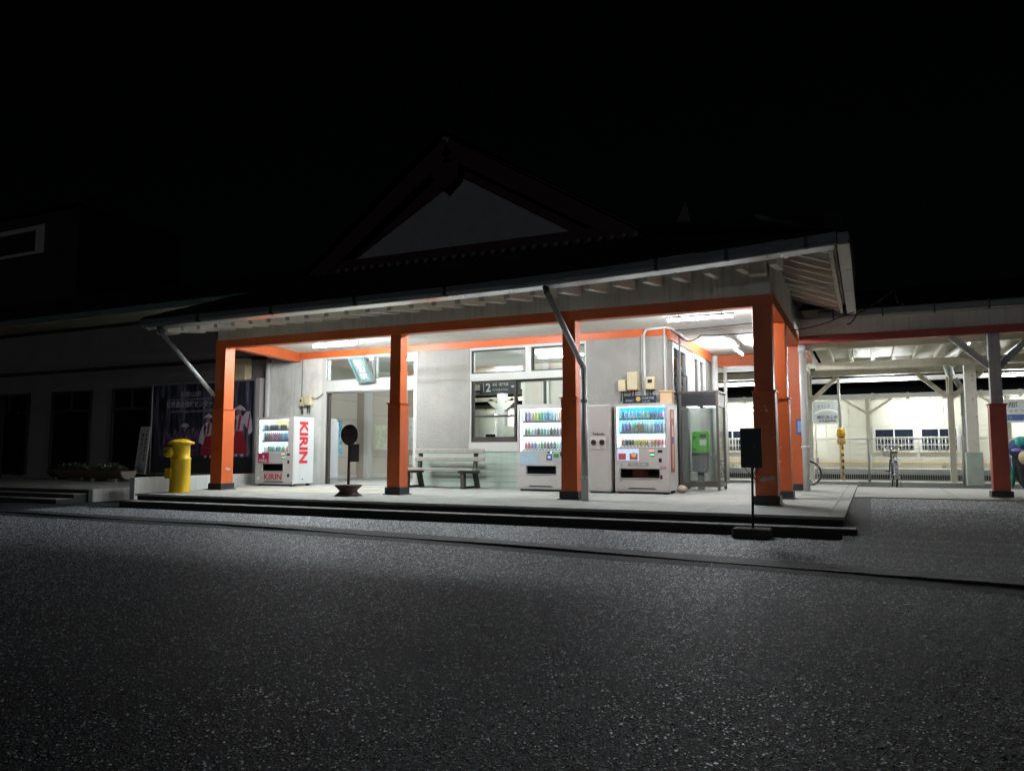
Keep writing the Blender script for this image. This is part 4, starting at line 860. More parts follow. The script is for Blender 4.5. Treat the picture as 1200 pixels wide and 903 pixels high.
pipe('white cable conduit bending round the top of the stucco corner pier', [(-4.5, 16.5, 2.2), (-4.5, 16.5, 3.75), (-4.42, 16.45, 3.84), (-3.98, 16.45, 3.86), (-3.88, 16.6, 3.84), (-3.88, 18.2, 3.8)], .028, M_pipew, name='conduit')
pipe('second thin conduit running down the stucco corner pier', [(-4.56, 16.52, 3.75), (-4.56, 16.52, 2.2)], .016, M_pipe, name='conduit')
pipe('white cable conduit running down the corner edge of the pier', [(-4.04, 16.5, 3.82), (-4.04, 16.5, 1.9)], .02, M_pipew, name='conduit')
pipe('thin conduit running down to the meter above the red-lettered machine', [(-14.24, 16.55, 3.7), (-14.24, 16.55, 2.62)], .014, M_steel, name='conduit')
pipe('dark conduit on the passage side wall beside the grey window', [(-3.93, 17.5, 3.8), (-3.93, 17.5, 2.0)], .025, M_pipe, name='conduit')
def cable(label, pts, r=.009, sag=.0, seg=8):
    out = []
    for a, b in zip(pts, pts[1:]):
        for i in range(seg):
            q = i / seg; p = Vector(a).lerp(Vector(b), q); p.z -= sag * 4 * q * (1 - q); out.append(p)
    out.append(Vector(pts[-1])); M().tube(out, r, 6).ob('cable', M_dark, label=label, cat='cable')
cable('dark cable looping along the passage ceiling', [(-3.92, 17.3, 3.8), (-3.7, 17.4, 3.66), (-3.4, 17.3, 3.76), (-1.7, 16.9, 3.72)], .014, .03)
cable('white cable strung across the passage ceiling', [(-3.95, 16.8, 3.83), (-1.66, 16.2, 3.8)], .01, .01)
cable('dark cable looping on the passage wall', [(-3.93, 17.55, 3.0), (-3.86, 17.9, 2.9), (-3.93, 18.2, 2.55), (-3.94, 17.6, 2.4)], .012, .05)
cable('overhead cable from the eaves to the dark red fascia of the passage', [(-.35, 17.0, 3.75), (-.15, 16.95, 3.95), (.55, 16.9, 4.4), (.62, 16.95, 4.1)], .014, .06)
cable('thin overhead wires crossing to the orange beam', [(-1.36, 16.5, 3.62), (-.4, 16.8, 3.9), (.6, 16.95, 4.38)], .01, .05)
cable('thin wire from the meter box to the door frame', [(-13.86, 16.52, 2.6), (-13.5, 16.55, 2.72)], .012, .06)
ib = M().box(-4.1, -3.85, 16.28, 16.5, 2.1, 2.42).box(-4.13, -3.82, 16.25, 16.53, 2.42, 2.45).ob('wooden_box', mat('varnished_box', (.60, .42, .25), .5, var=.15, scale=8), label='small wooden box standing on the wall ledge behind the blue-lit machine', cat='box', bev=.006)
M().box(-4.15, -3.9, 16.25, 16.57, 2.06, 2.1).ob('wall_ledge', M_white, label='small white ledge on the corner pier behind the blue-lit machine', cat='shelf')

# ------------------------------------------------------------ phone booth and payphone
bt = T('phone_booth', 'bronze framed glass phone booth in the passage beside the vending machines', 'phone booth', (-3.52, 17.8, P))
bx0, bx1, by0, by1, bz = -3.95, -3.05, 17.35, 18.25, 2.46
for x in (bx0, bx1 - .06):
    for y in (by0, by1 - .06): M().box(x, x + .06, y, y + .06, P, bz).ob('corner_post', M_bronze, bt, bev=.006)
M().box(bx0 + .06, bx1 - .06, by0 + .01, by0 + .05, P + .08, P + .18).box(bx0 + .06, bx1 - .06, by1 - .05, by1 - .01, P + .08, P + .18).box(bx0 + .01, bx0 + .05, by0 + .06, by1 - .06, P + .08, P + .18).box(bx1 - .05, bx1 - .01, by0 + .06, by1 - .06, P + .08, P + .18).ob('lower_rail', M_bronze, bt)
M().box(bx0 + .06, bx1 - .06, by0 + .012, by0 + .048, 2.16, bz - .02).box(bx0 + .06, bx1 - .06, by1 - .048, by1 - .012, 2.16, bz - .02).box(bx0 + .012, bx0 + .048, by0 + .06, by1 - .06, 2.16, bz - .02).box(bx1 - .048, bx1 - .012, by0 + .06, by1 - .06, 2.16, bz - .02).ob('header', mat('booth_header', (.045, .05, .06), .4), bt)
rep(M().box(bx0 + .07, bx1 - .07, by0 + .0, by0 + .012, 2.21, 2.235), 'header_slat', M_dark, bt, [(0, 0, .045 * i) for i in range(1, 5)])
M().box(bx0 - .02, bx1 + .02, by0 - .02, by1 + .02, bz, bz + .04).ob('roof', M_bronze, bt, bev=.006)
for px in (bx0 + .25, bx1 - .27): M().box(px - .12, px + .12, by0 + .25, by0 + .6, 2.15, 2.17).ob('ceiling_lamp', emit('booth_lamp', (.95, 1, 1), 1.8), bt)
for name_, q in (('front_glass', (bx0 + .06, bx1 - .06, by0 + .025, by0 + .033)), ('back_glass', (bx0 + .06, bx1 - .06, by1 - .033, by1 - .025))): M().box(*q, P + .18, 2.16).ob(name_, M_glass, bt)
for xx in (bx1 - .034,): M().box(xx, xx + .008, by0 + .06, by1 - .06, P + .18, 2.16).ob('side_glass', M_glass, bt)
M().box(bx0 + .008, bx0 + .03, by0 + .06, by1 - .06, P + .18, 2.16).ob('side_panel', mat('booth_grey', (.2, .2, .2), .5), bt)
M().box(bx0 + .03, bx0 + .2, by0 + .06, by0 + .25, P + .18, 2.1).ob('inner_panel', mat('booth_grey', (.22, .22, .22)), bt)
M().box(bx1 - .36, bx1 - .06, by1 - .1, by1 - .06, .98, 1.02).ob('grab_rail', M_steel, bt)
M().box(bx0 + .2, bx0 + .58, by0 + .35, by0 + .7, 1.08, 1.12).box(bx0 + .2, bx0 + .55, by0 + .4, by0 + .68, .66, 1.08).box(bx0 + .3, bx0 + .45, by0 + .5, by0 + .6, P, .66).ob('phone_stand', mat('booth_grey', (.22, .22, .22)), bt, bev=.006)
pp = T('payphone', 'bright green payphone inside the glass phone booth', 'payphone', (-3.57, 17.88, 1.12))
M().prism([(bx0 + .2, by0 + .36, 1.125), (bx0 + .2, by0 + .66, 1.125), (bx0 + .2, by0 + .66, 1.6), (bx0 + .2, by0 + .5, 1.6)], (.37, 0, 0)).ob('body', M_phone, pp, bev=.015)
M().beam((bx0 + .26, by0 + .4, 1.2), (bx0 + .26, by0 + .46, 1.46), .055, .07).ball((bx0 + .26, by0 + .38, 1.2), .045).ball((bx0 + .26, by0 + .44, 1.47), .045).ob('handset', mat('handset_green', (.05, .34, .03), .4), pp)
M().beam((bx0 + .45, by0 + .405, 1.27), (bx0 + .45, by0 + .445, 1.40), .14, .02).ob('keypad', M_steel, pp); M().beam((bx0 + .45, by0 + .455, 1.45), (bx0 + .45, by0 + .475, 1.53), .15, .02).ob('card_slot', M_black, pp)
# bag beside the blue machine
M().ball((-3.62, 16.1, P + .085), .1, 14, 8, (1.1, 1, .85)).ob('sandbag', mat('sack_cream', (.5, .46, .38), .8, bmp=.3), label='small round pale sack on the floor beside the blue-lit machine', cat='sack')

# ------------------------------------------------------------ bench
be = T('slatted_bench', 'weathered timber bench with two back rails against the green boards', 'bench', (-9.33, 16.0, P))
for i in range(3): M().box(-10.38, -8.42, 15.72 + i * .15, 15.86 + i * .15, .68, .735).ob('seat_slat', M_wood, be, bev=.01)
for z in (.90, 1.09): M().box(-10.3, -8.36, 16.20, 16.25, z, z + .105).ob('back_rail', M_wood, be, bev=.015)
for x in (-10.18, -8.62):
    M().beam((x, 16.22, .6), (x, 16.3, 1.19), .09, .07, (0, 1, 0)).ob('back_post', M_wood_d, be)
    M().box(x - .2, x + .12, 15.75, 16.25, .62, .69).ob('seat_support', M_wood_d, be, bev=.008)
    M().beam((x - .1, 15.82, .62), (x - .08, 15.8, P), .09, .12).ob('leg', M_wood_d, be); M().beam((x + .06, 16.12, .62), (x + .1, 16.18, P), .09, .12).ob('leg', M_wood_d, be)
    M().box(x - .12, x - .02, 15.72, 16.28, P, P + .05).ob('foot_rail', M_wood_d, be)

# ------------------------------------------------------------ post box
pb = T('post_box', 'round yellow cast-iron post box standing at the platform edge', 'post box', (-13.36, 11.75, P))
cx_, cy_ = -13.36, 11.75
M().lathe((cx_, cy_, P), [(.215, 0), (.215, .03), (.205, .05), (.20, .68), (.21, .70), (.21, .73), (.185, .75), (.185, 1.0), (.2, 1.02)], 32).ob('body', M_yel, pb)
M().lathe((cx_, cy_, P + 1.02), [(.2, 0), (.262, .01), (.27, .03), (.262, .055), (.2, .075), (.14, .105), (.06, .12), (0, .122)], 32).ob('cap', M_yel, pb)
hx, hy = -.13, -.17
M().lathe((cx_ - .115, cy_ - .165, P + .86), [(.0, -.13), (.06, -.13), (.105, -.11), (.115, -.08), (.115, .08)], 20, (1, 1, 1), 'y').ob('mouth_hood', M_yel, pb)
M().box(cx_ - .17, cx_ - .06, cy_ - .306, cy_ - .28, P + .86, P + .885).ob('mail_slot', M_black, pb)
M().box(cx_ - .2, cx_ - .02, cy_ - .24, cy_ - .14, P + .3, P + .52).ob('collection_panel', M_yel, pb, bev=.012)

# ------------------------------------------------------------ bus stop sign
bu = T('bus_stop_sign', 'round dark bus stop disc on a post with a small timetable board', 'bus stop sign', (-9.36, 12.3, P))
M().lathe((-9.36, 12.3, P), [(.28, 0), (.20, .06), (.17, .10), (.27, .2), (.25, .22), (.05, .225)], 20).ob('base', mat('rusty_base', (.07, .035, .028), .8, var=.3), bu)
M().cyl((-9.36, 12.3, P + .2), (-9.35, 12.3, 1.3), .028, n=10).ob('post', mat('rusty_post', (.10, .045, .03), .7, var=.3), bu)
M().lathe((-9.35, 12.28, 1.46), [(.0, 0), (.2, 0), (.21, .012), (.2, .024), (0, .024)], 32, (1, 1, 1), 'y').ob('disc', mat('sign_dark_face', (.06, .035, .03), .6, var=.3, scale=6), bu)
text('熊野交通', 'lettering', mat('sign_faded', (.14, .11, .09), .7), bu, (-9.35, 12.274, 1.53), w=.26, h=.07); text('那智駅', 'lettering', mat('sign_faded', (.14, .11, .09)), bu, (-9.35, 12.274, 1.4), w=.25, h=.09)
M().box(-9.33, -9.11, 12.29, 12.31, .93, 1.28).ob('timetable_board', mat('board_back', (.11, .105, .1), .6), bu, bev=.004)

# ------------------------------------------------------------ movable signboard with concrete foot
mb = T('pole_signboard', 'dark rectangular signboard on a thin pole with a concrete block foot', 'signboard', (-1.43, 10.45, 0))
M().prism([(-1.68, 10.28, 0), (-1.2, 10.28, 0), (-1.2, 10.6, 0), (-1.68, 10.6, 0)], (0, 0, .13)).ob('concrete_foot', mat('mossy_block', (.075, .07, .06), .9, var=.4, scale=9, bmp=.6), mb, bev=.03)
M().cyl((-1.43, 10.44, .12), (-1.42, 10.44, 1.0), .016, n=8).ob('pole', M_dark, mb)
M().box(-1.56, -1.29, 10.42, 10.44, .91, 1.43).ob('board', mat('board_scuffed', (.05, .053, .06), .55, var=.3, scale=5, chip=.04, chipcol=(.12, .12, .13)), mb, bev=.003)
for s in (-1, 1): M().cyl((-1.43, 10.45, .8), (-1.43 + s * .09, 10.45, .915), .006, n=6).ob('stay', M_dark, mb)

# ------------------------------------------------------------ nameboard above the door
nb = T('hanging_nameboard', 'weathered jade green framed nameboard with white characters hung above the door', 'nameboard', (-12.2, 16.4, 3.0))
# board leans out at its top edge
u_ = Vector((1, 0, 0)); v_ = Vector((.0, .5, -.62)); n_ = Vector((0, -.62, -.5)).normalized()
o_ = Vector((-12.24, 15.98, 3.6)); wv = .5
def pl_(p, q, d=0): return tuple(o_ + u_ * p + v_ * q + n_ * d)
def slabp(p0, p1, q0, q1, d0, d1): return M().prism([pl_(p0, q0, d0), pl_(p1, q0, d0), pl_(p1, q1, d0), pl_(p0, q1, d0)], n_ * (d1 - d0))
slabp(0, wv, 0, 1, 0, .03).ob('panel', mat('jade_panel', (.20, .31, .295), .6, var=.3, scale=20, bmp=.3), nb)
for q in ((0, wv, 0, .09), (0, wv, .91, 1), (0, .07, .09, .91), (wv - .07, wv, .09, .91)): slabp(*q, .03, .075).ob('frame', M_jade, nb, bev=.012)
for i, ch in enumerate('那智駅'):
    qq = .24 + .26 * i
    text(ch, 'character', M_ltr_wht, nb, (0, 0, 0), lambda px, py: pl_(wv / 2 + px, qq - py / .76, .036), w=.24, h=.17, bold=.03)
M().cyl((-12.0, 16.36, 3.66), (-12.0, 16.55, 3.85), .008, n=6).ob('hanger', M_dark, nb)

# ------------------------------------------------------------ big poster hoarding on the annex wall
po = T('poster_hoarding', 'large framed poster of white-robed dancers at a waterfall on the annex wall', 'poster', (-18, 16.5, .4))
px0, px1, pz0, pz1, py = -19.95, -15.85, .5, 3.15, 16.42
def forest():
    m, t, b = newmat('poster_print'); p1 = mapping(t, (5, 5, .55)); p2 = mapping(t, (14, 14, 1.2))
    c = ramp(t, noise(t, p1, 1.0, 5, .65), [(.36, (.012, .013, .022)), (.5, (.05, .053, .08)), (.62, (.22, .22, .27)), (.76, (.48, .48, .54))])
    c2 = ramp(t, noise(t, p2, 1.0, 3), [(.4, (.45, .45, .5)), (.65, (1, 1, 1))])
    o = mixc(t, 1, c, c2, 'MULTIPLY'); t.links.new(o, b.inputs['Base Color']); b.inputs['Roughness'].default_value = .35; return m
pn = M().box(px0, px1, py, py + .1, pz0, pz1).ob('printed_panel', forest(), po)
M().box(px0 - .05, px1 + .05, py - .02, py + .1, pz1, pz1 + .05).box(px0 - .05, px1 + .05, py - .02, py + .1, pz0 - .06, pz0).box(px0 - .05, px0, py - .02, py + .1, pz0, pz1).box(px1, px1 + .06, py - .02, py + .1, pz0, pz1).ob('frame', M_steel, po, bev=.006)
M().box(px1 + .08, px1 + .24, py - .04, py + .18, .27, 3.22).ob('frame_post', mat('frame_post_grey', (.45, .42, .42), .5), po, bev=.008)
M().box(px0 - .02, px0 + .08, py, py + .18, .27, .5).ob('leg', M_steel, po)
M().box(px0, px1, py - .001, py, pz0, pz0 + .5).ob('print_foreground', mat('print_ground', (.03, .026, .03), .4, var=.5, scale=5), pn)
M_rw = mat('print_white_robe', (.55, .48, .58), .4, var=.45, scale=5); M_rr = mat('print_red_skirt', (.34, .025, .045), .4, var=.5, scale=4); M_dim = mat('print_dim_robe', (.17, .13, .2), .4, var=.4, scale=8); M_dimr = mat('print_dim_red', (.10, .015, .035), .4, var=.4, scale=8)
def flat(pts, mt, k=1, name='printed_figure'): M().prism([(p[0], py - .003 * k, p[1]) for p in pts], (0, .002, 0)).ob(name, mt, pn)
def dancer(x, z, s, a, b, k):
    q = lambda *pp: [(x + s * u, z + s * v) for u, v in pp]
    flat(q((-.12, .66), (.14, .66), (.24, .4), (.36, .06), (.22, 0), (.08, .05), (-.06, .01), (-.28, .03), (-.2, .35)), b, k)
    flat(q((-.14, .63), (.16, .63), (.19, .98), (.08, 1.06), (-.06, 1.05), (-.16, .95)), a, k + 1)
    flat(q((-.13, 1.0), (-.05, .9), (-.1, .6), (-.17, .36), (-.36, .42), (-.31, .72), (-.22, .92)), a, k + 1)
    flat(q((.14, 1.0), (.28, 1.14), (.4, 1.14), (.47, .9), (.5, .6), (.37, .52), (.29, .72), (.18, .84)), a, k + 1)
    flat(q((-.02, .66), (.05, .66), (.11, 1.02), (.03, 1.04)), b, k + 2); flat(q((.3, .62), (.35, .58), (.42, 1.05), (.38, 1.08)), b, k + 2)
    flat(q((-.05, 1.05), (.09, 1.05), (.1, 1.17), (.02, 1.2), (-.06, 1.16)), M_skin, k + 1)
    flat(q((-.2, 1.17), (-.1, 1.25), (.02, 1.31), (.08, 1.31), (.2, 1.24), (.27, 1.15), (.12, 1.18), (-.06, 1.2)), a, k + 2)
    flat(q((-.1, -.05), (-.02, -.05), (0, .02), (-.1, .02)), a, k); flat(q((.12, -.06), (.22, -.05), (.2, .02), (.1, .02)), a, k)
M_skin = mat('print_skin', (.3, .2, .17), .5)
dancer(-16.42, 1.05, 1.08, M_rw, M_rr, 1); dancer(-17.62, 1.0, .95, M_rw, M_rr, 1)
dancer(-18.55, 1.15, .55, M_dim, M_dimr, 1); dancer(-18.95, 1.2, .45, M_dim, M_dimr, 3); dancer(-18.2, 1.2, .5, M_dim, M_dimr, 3); dancer(-19.3, 1.25, .38, M_dim, M_dimr, 1)
flat([(-18.7, 1.9), (-18.6, 1.98), (-18.45, 1.98), (-18.35, 1.9), (-18.5, 1.84)], M_rw, 4)
text('世界遺産情報センター', 'lettering', mat('print_lilac', (.38, .37, .42), .5), pn, (-18.4, py - .004, 2.55), w=1.9, h=.2, bold=.02); text('和歌山県', 'lettering', mat('print_lilac', (.22, .21, .25)), pn, (-18.35, py - .004, 2.85), w=.85, h=.16)
text('World Heritage Information Center', 'lettering', mat('print_lilac', (.22, .21, .25)), pn, (-18.3, py - .004, 2.33), w=1.7, h=.11)
M().box(-19.3, -17.5, py - .004, py - .002, 2.69, 2.705).ob('rule', mat('print_lilac', (.22, .21, .25)), pn)
flat([(-19.7, 2.6), (-19.62, 2.7), (-19.66, 2.92), (-19.55, 2.76), (-19.46, 2.8), (-19.3, 2.96), (-19.36, 2.72), (-19.42, 2.6), (-19.36, 2.5), (-19.44, 2.4), (-19.49, 2.3), (-19.53, 2.42), (-19.6, 2.46)], M_ltr_blk, 2, 'crow_emblem')
# narrow standing sign
ss = T('standing_sign', 'narrow upright white sign with black and red characters beside the big poster', 'sign', (-20.1, 16.2, .27))
def tilt(px, pz): return (-20.2 + px + (pz - .4) * .13, 16.22, pz)
M().prism([(-20.44, 16.24, .45), (-19.98, 16.24, .45), (-19.8, 16.24, 1.9), (-20.22, 16.24, 1.9)], (0, .05, 0)).ob('board', mat('sign_ivory', (.42, .42, .40), .6, dirt=.3), ss, bev=.004)
M().box(-20.35, -20.28, 16.29, 16.34, .25, 1.7).ob('leg', M_wood_d, ss); M().box(-20.02, -19.95, 16.29, 16.34, .25, 1.7).ob('leg', M_wood_d, ss)
for i, (ch, mt_) in enumerate((('情', M_ltr_blk), ('報', M_ltr_blk), ('セ', M_ltr_blk), ('ン', M_ltr_red), ('タ', M_ltr_red), ('ー', M_ltr_blk), ('入', M_ltr_blk), ('口', M_ltr_blk))):
    z_ = 1.65 - .145 * i; text(ch, 'character', mt_, ss, (-20.2 + (z_ - .5) * .14 - .06, 16.236, z_), w=.12 if ch != 'ー' else .018, h=.115, bold=.02)
for i, ch in enumerate('世界遺産熊野古道'):
    z_ = 1.75 - .12 * i; text(ch, 'character', M_ltr_blk, ss, (-20.2 + (z_ - .5) * .14 + .1, 16.236, z_), w=.09, h=.095, bold=.02)
M().box(-20.28, -20.08, 16.235, 16.24, .52, .56).ob('underline', M_ltr_blk, ss)

# ------------------------------------------------------------ log planters, shrub and rack by the annex
M_soil = mat('soil', (.03, .025, .02), .95, bmp=.5)
def leafball(c, r, n, mt_list, parent, name, up=.6, size=.05):
    for k, mt_ in enumerate(mt_list):
        m = M()
        for _ in range(n // len(mt_list)):
            d = Vector((random.gauss(0, 1), random.gauss(0, 1), random.gauss(0, 1))).normalized() * random.uniform(.35, 1) ** .5
            p = Vector(c) + Vector((d.x * r[0], d.y * r[1], abs(d.z) * r[2] if up else d.z * r[2]))
            u = Vector((random.gauss(0, 1), random.gauss(0, 1), random.gauss(0, 1))).normalized(); v = u.orthogonal().normalized(); s = size * random.uniform(.6, 1.3)
            m.quad([p - u * s, p + v * s * .4, p + u * s, p - v * s * .4])
        m.ob(name, mt_, parent)
M_lf = [mat('leaf_dark', (.035, .06, .022), .7, var=.3), mat('leaf_mid', (.06, .09, .035), .7, var=.3)]
def planter(x0, x1, y, label):
    t = T('log_planter', label, 'planter', ((x0 + x1) / 2, y, .27)); n = 14
    pts = [(.27 * math.cos(math.pi + math.pi * k / n), .27 + .25 * math.sin(math.pi + math.pi * k / n)) for k in range(n + 1)]
    M().prism([(x0, y + a, .31 + b) for a, b in pts], (x1 - x0, 0, 0)).ob('log_trough', mat('bark', (.10, .08, .06), .9, var=.4, scale=8, bmp=.8), t)
    M().prism([(x1 + .001, y + a * .94, .32 + b * .94) for a, b in pts], (.01, 0, 0)).ob('sawn_end', mat('sawn_wood', (.40, .36, .31), .85, var=.2, scale=9), t)
    M().box(x0 + .04, x1 - .04, y - .22, y + .22, .56, .59).ob('soil_bed', M_soil, t)
    for fx in (x0 + .3, x1 - .3): M().box(fx - .07, fx + .07, y - .22, y + .22, .27, .36).ob('foot_block', M_wood, t)
    leafball(((x0 + x1) / 2, y, .58), ((x1 - x0) / 2 - .05, .2, .22), 420, M_lf, t, 'foliage')
    leafball(((x0 + x1) / 2, y, .68), ((x1 - x0) / 2 - .1, .18, .12), 34, [mat('petal_white', (.6, .6, .55), .6)], t, 'blossom', size=.035); leafball((x1 - .7, y, .68), (.3, .15, .1), 5, [mat('petal_orange', (.7, .22, .04), .6)], t, 'blossom', size=.035)
    return t
planter(-20.9, -19.35, 15.2, 'half-log planter with white blossoms in front of the dark annex window'); planter(-23.2, -21.3, 15.6, 'half-log planter with leggy plants farther along the dark annex wall')
sh = T('clipped_shrub', 'low dark shrub at the edge of the side steps', 'shrub', (-22.9, 12.9, .27))
M().cyl((-22.9, 12.9, .27), (-22.9, 12.9, .6), .04, .02).ob('stem', M_wood_d, sh); leafball((-22.9, 12.9, .3), (.6, .5, .6), 900, M_lf, sh, 'foliage')
rk = T('display_rack', 'dark shelf rack with pale boxes standing against the annex wall', 'rack', (-27.4, 15.6, .27))
for x in (-28.4, -26.45): M().box(x - .03, x + .03, 15.4, 15.9, .27, 2.9).ob('upright', M_wood_d, rk)
M().cyl((-26.38, 15.36, .9), (-26.38, 15.36, 2.6), .02, n=8).ob('pale_rod', M_pipew, rk)
for z in (.9, 1.6, 2.3): M().box(-28.4, -26.45, 15.4, 15.9, z, z + .04).ob('shelf', M_wood_d, rk)
for q, (x, z, w_, h_) in enumerate(((-28.2, 1.64, .45, .42), (-27.6, 1.64, .4, .42), (-28.3, 2.34, .35, .4), (-27.2, 2.34, .4, .3), (-28.1, .94, .5, .3))):
    M().box(x, x + w_, 15.42, 15.8, z, z + h_).ob('storage_box', mat('box_grey', (.3, .31, .31), .8, var=.3), bev=.02, label=['grey box on the middle shelf of the rack, beside the upright', 'greenish-grey box on the middle shelf of the rack, inner side', 'grey box on the top shelf of the rack, beside the upright', 'low grey box on the top shelf of the rack, inner side', 'wide pale box on the bottom shelf of the rack'][q], cat='box')

# camera, light and box under the left eave end
ec = M().box(-14.98, -14.5, 12.35, 12.6, 3.86, 4.06).ob('eave_box', M_white, bev=.01, label='white box fixed under the eave end above the yellow post box', cat='box')
el = T('eave_light', 'unlit white strip light under the eave beside the frieze end', 'light', (-13.95, 12.6, 3.88)); M().box(-14.25, -13.6, 12.5, 12.62, 3.93, 3.98).ob('housing', M_white, el); M().cyl((-14.2, 12.56, 3.9), (-13.65, 12.56, 3.9), .018, n=8).ob('tube', M_ltr_wht, el)

# ------------------------------------------------------------ waiting room contents
lk = T('white_locker', 'tall pale grey cabinet just inside the station door', 'cabinet', (-13.78, 17.2, P))
M().box(-13.95, -13.6, 16.98, 17.4, P + .12, 1.98).ob('body', mat('locker_grey', (.42, .45, .46), .4), lk, bev=.03); M().box(-13.93, -13.62, 17.0, 17.38, P, P + .12).ob('plinth', M_vmg, lk); M().box(-13.92, -13.63, 17.02, 17.36, 1.98, 2.05).ob('top', M_vms, lk, bev=.03)
def poster(label, q, z0, z1, face, mt_, name='wall_poster', cat='poster', deco=None):
    a, b = q
    m = M().box(-15.594, -15.585, a, b, z0, z1) if face == 'L1' else M().box(-15.094, -15.085, a, b, z0, z1) if face == 'L2' else M().box(a, b, 21.885, 21.895, z0, z1)
    return m.ob(name, mt_, label=label, cat=cat)
def collage(n, cols, scale=7):
    m, t, b = newmat(n); v = node(t, 'ShaderNodeTexVoronoi', distance='CHEBYCHEV'); v.inputs['Scale'].default_value = scale; t.links.new(mapping(t), v.inputs['Vector'])
    s_ = node(t, 'ShaderNodeSeparateColor'); t.links.new(v.outputs['Color'], s_.inputs[0]); c = ramp(t, s_.outputs[0], [(i / len(cols), c_) for i, c_ in enumerate(cols)]); t.links.new(c, b.inputs['Base Color']); b.inputs['Roughness'].default_value = .4; return m
poster('tall blue poster on the waiting room wall beside the pale cabinet', (19.45, 20.1), 1.05, 2.15, 'L1', collage('print_blue', [(.05, .25, .5), (.2, .5, .7), (.45, .65, .75), (.1, .4, .65)], 9))
poster('pale map sheet on the waiting room wall seen through the door', (21.2, 21.95), 1.2, 2.05, 'L2', collage('print_map', [(.5, .55, .38), (.6, .6, .45), (.4, .5, .35), (.62, .62, .55)], 9))
poster('pale leaflet pinned beside the map sheet on the waiting room wall', (22.02, 22.45), 1.5, 2.05, 'L2', collage('print_leaflet', [(.55, .6, .48), (.65, .65, .55)], 9))
poster('dark blue notice with white print on the waiting room wall', (22.6, 23.15), 1.3, 2.05, 'L2', collage('print_navy', [(.04, .06, .1), (.08, .1, .16), (.5, .52, .55), (.05, .07, .12)], 6))
poster('framed white timetable on the waiting room wall right of the red post', (-14.18, -13.85), 1.2, 2.3, 'B', collage('print_table', [(.6, .62, .62), (.66, .67, .66), (.5, .53, .56)], 14), 'timetable', 'timetable')
poster('small cream notice on the waiting room wall below the timetable', (-14.15, -13.9), .7, 1.02, 'B', collage('print_notice', [(.6, .55, .4), (.66, .64, .58)], 14))
poster('small notice on the wall seen through the waiting room window', (-10.6, -10.1), 1.4, 1.95, 'B', collage('print_notice2', [(.45, .42, .32), (.55, .53, .45)], 14))
M().box(-15.58, -15.45, 18.0, 18.3, 2.2, 2.6).ob('wall_clock_box', M_ivory, label='small ivory box high on the waiting room wall above the cabinet', cat='box')

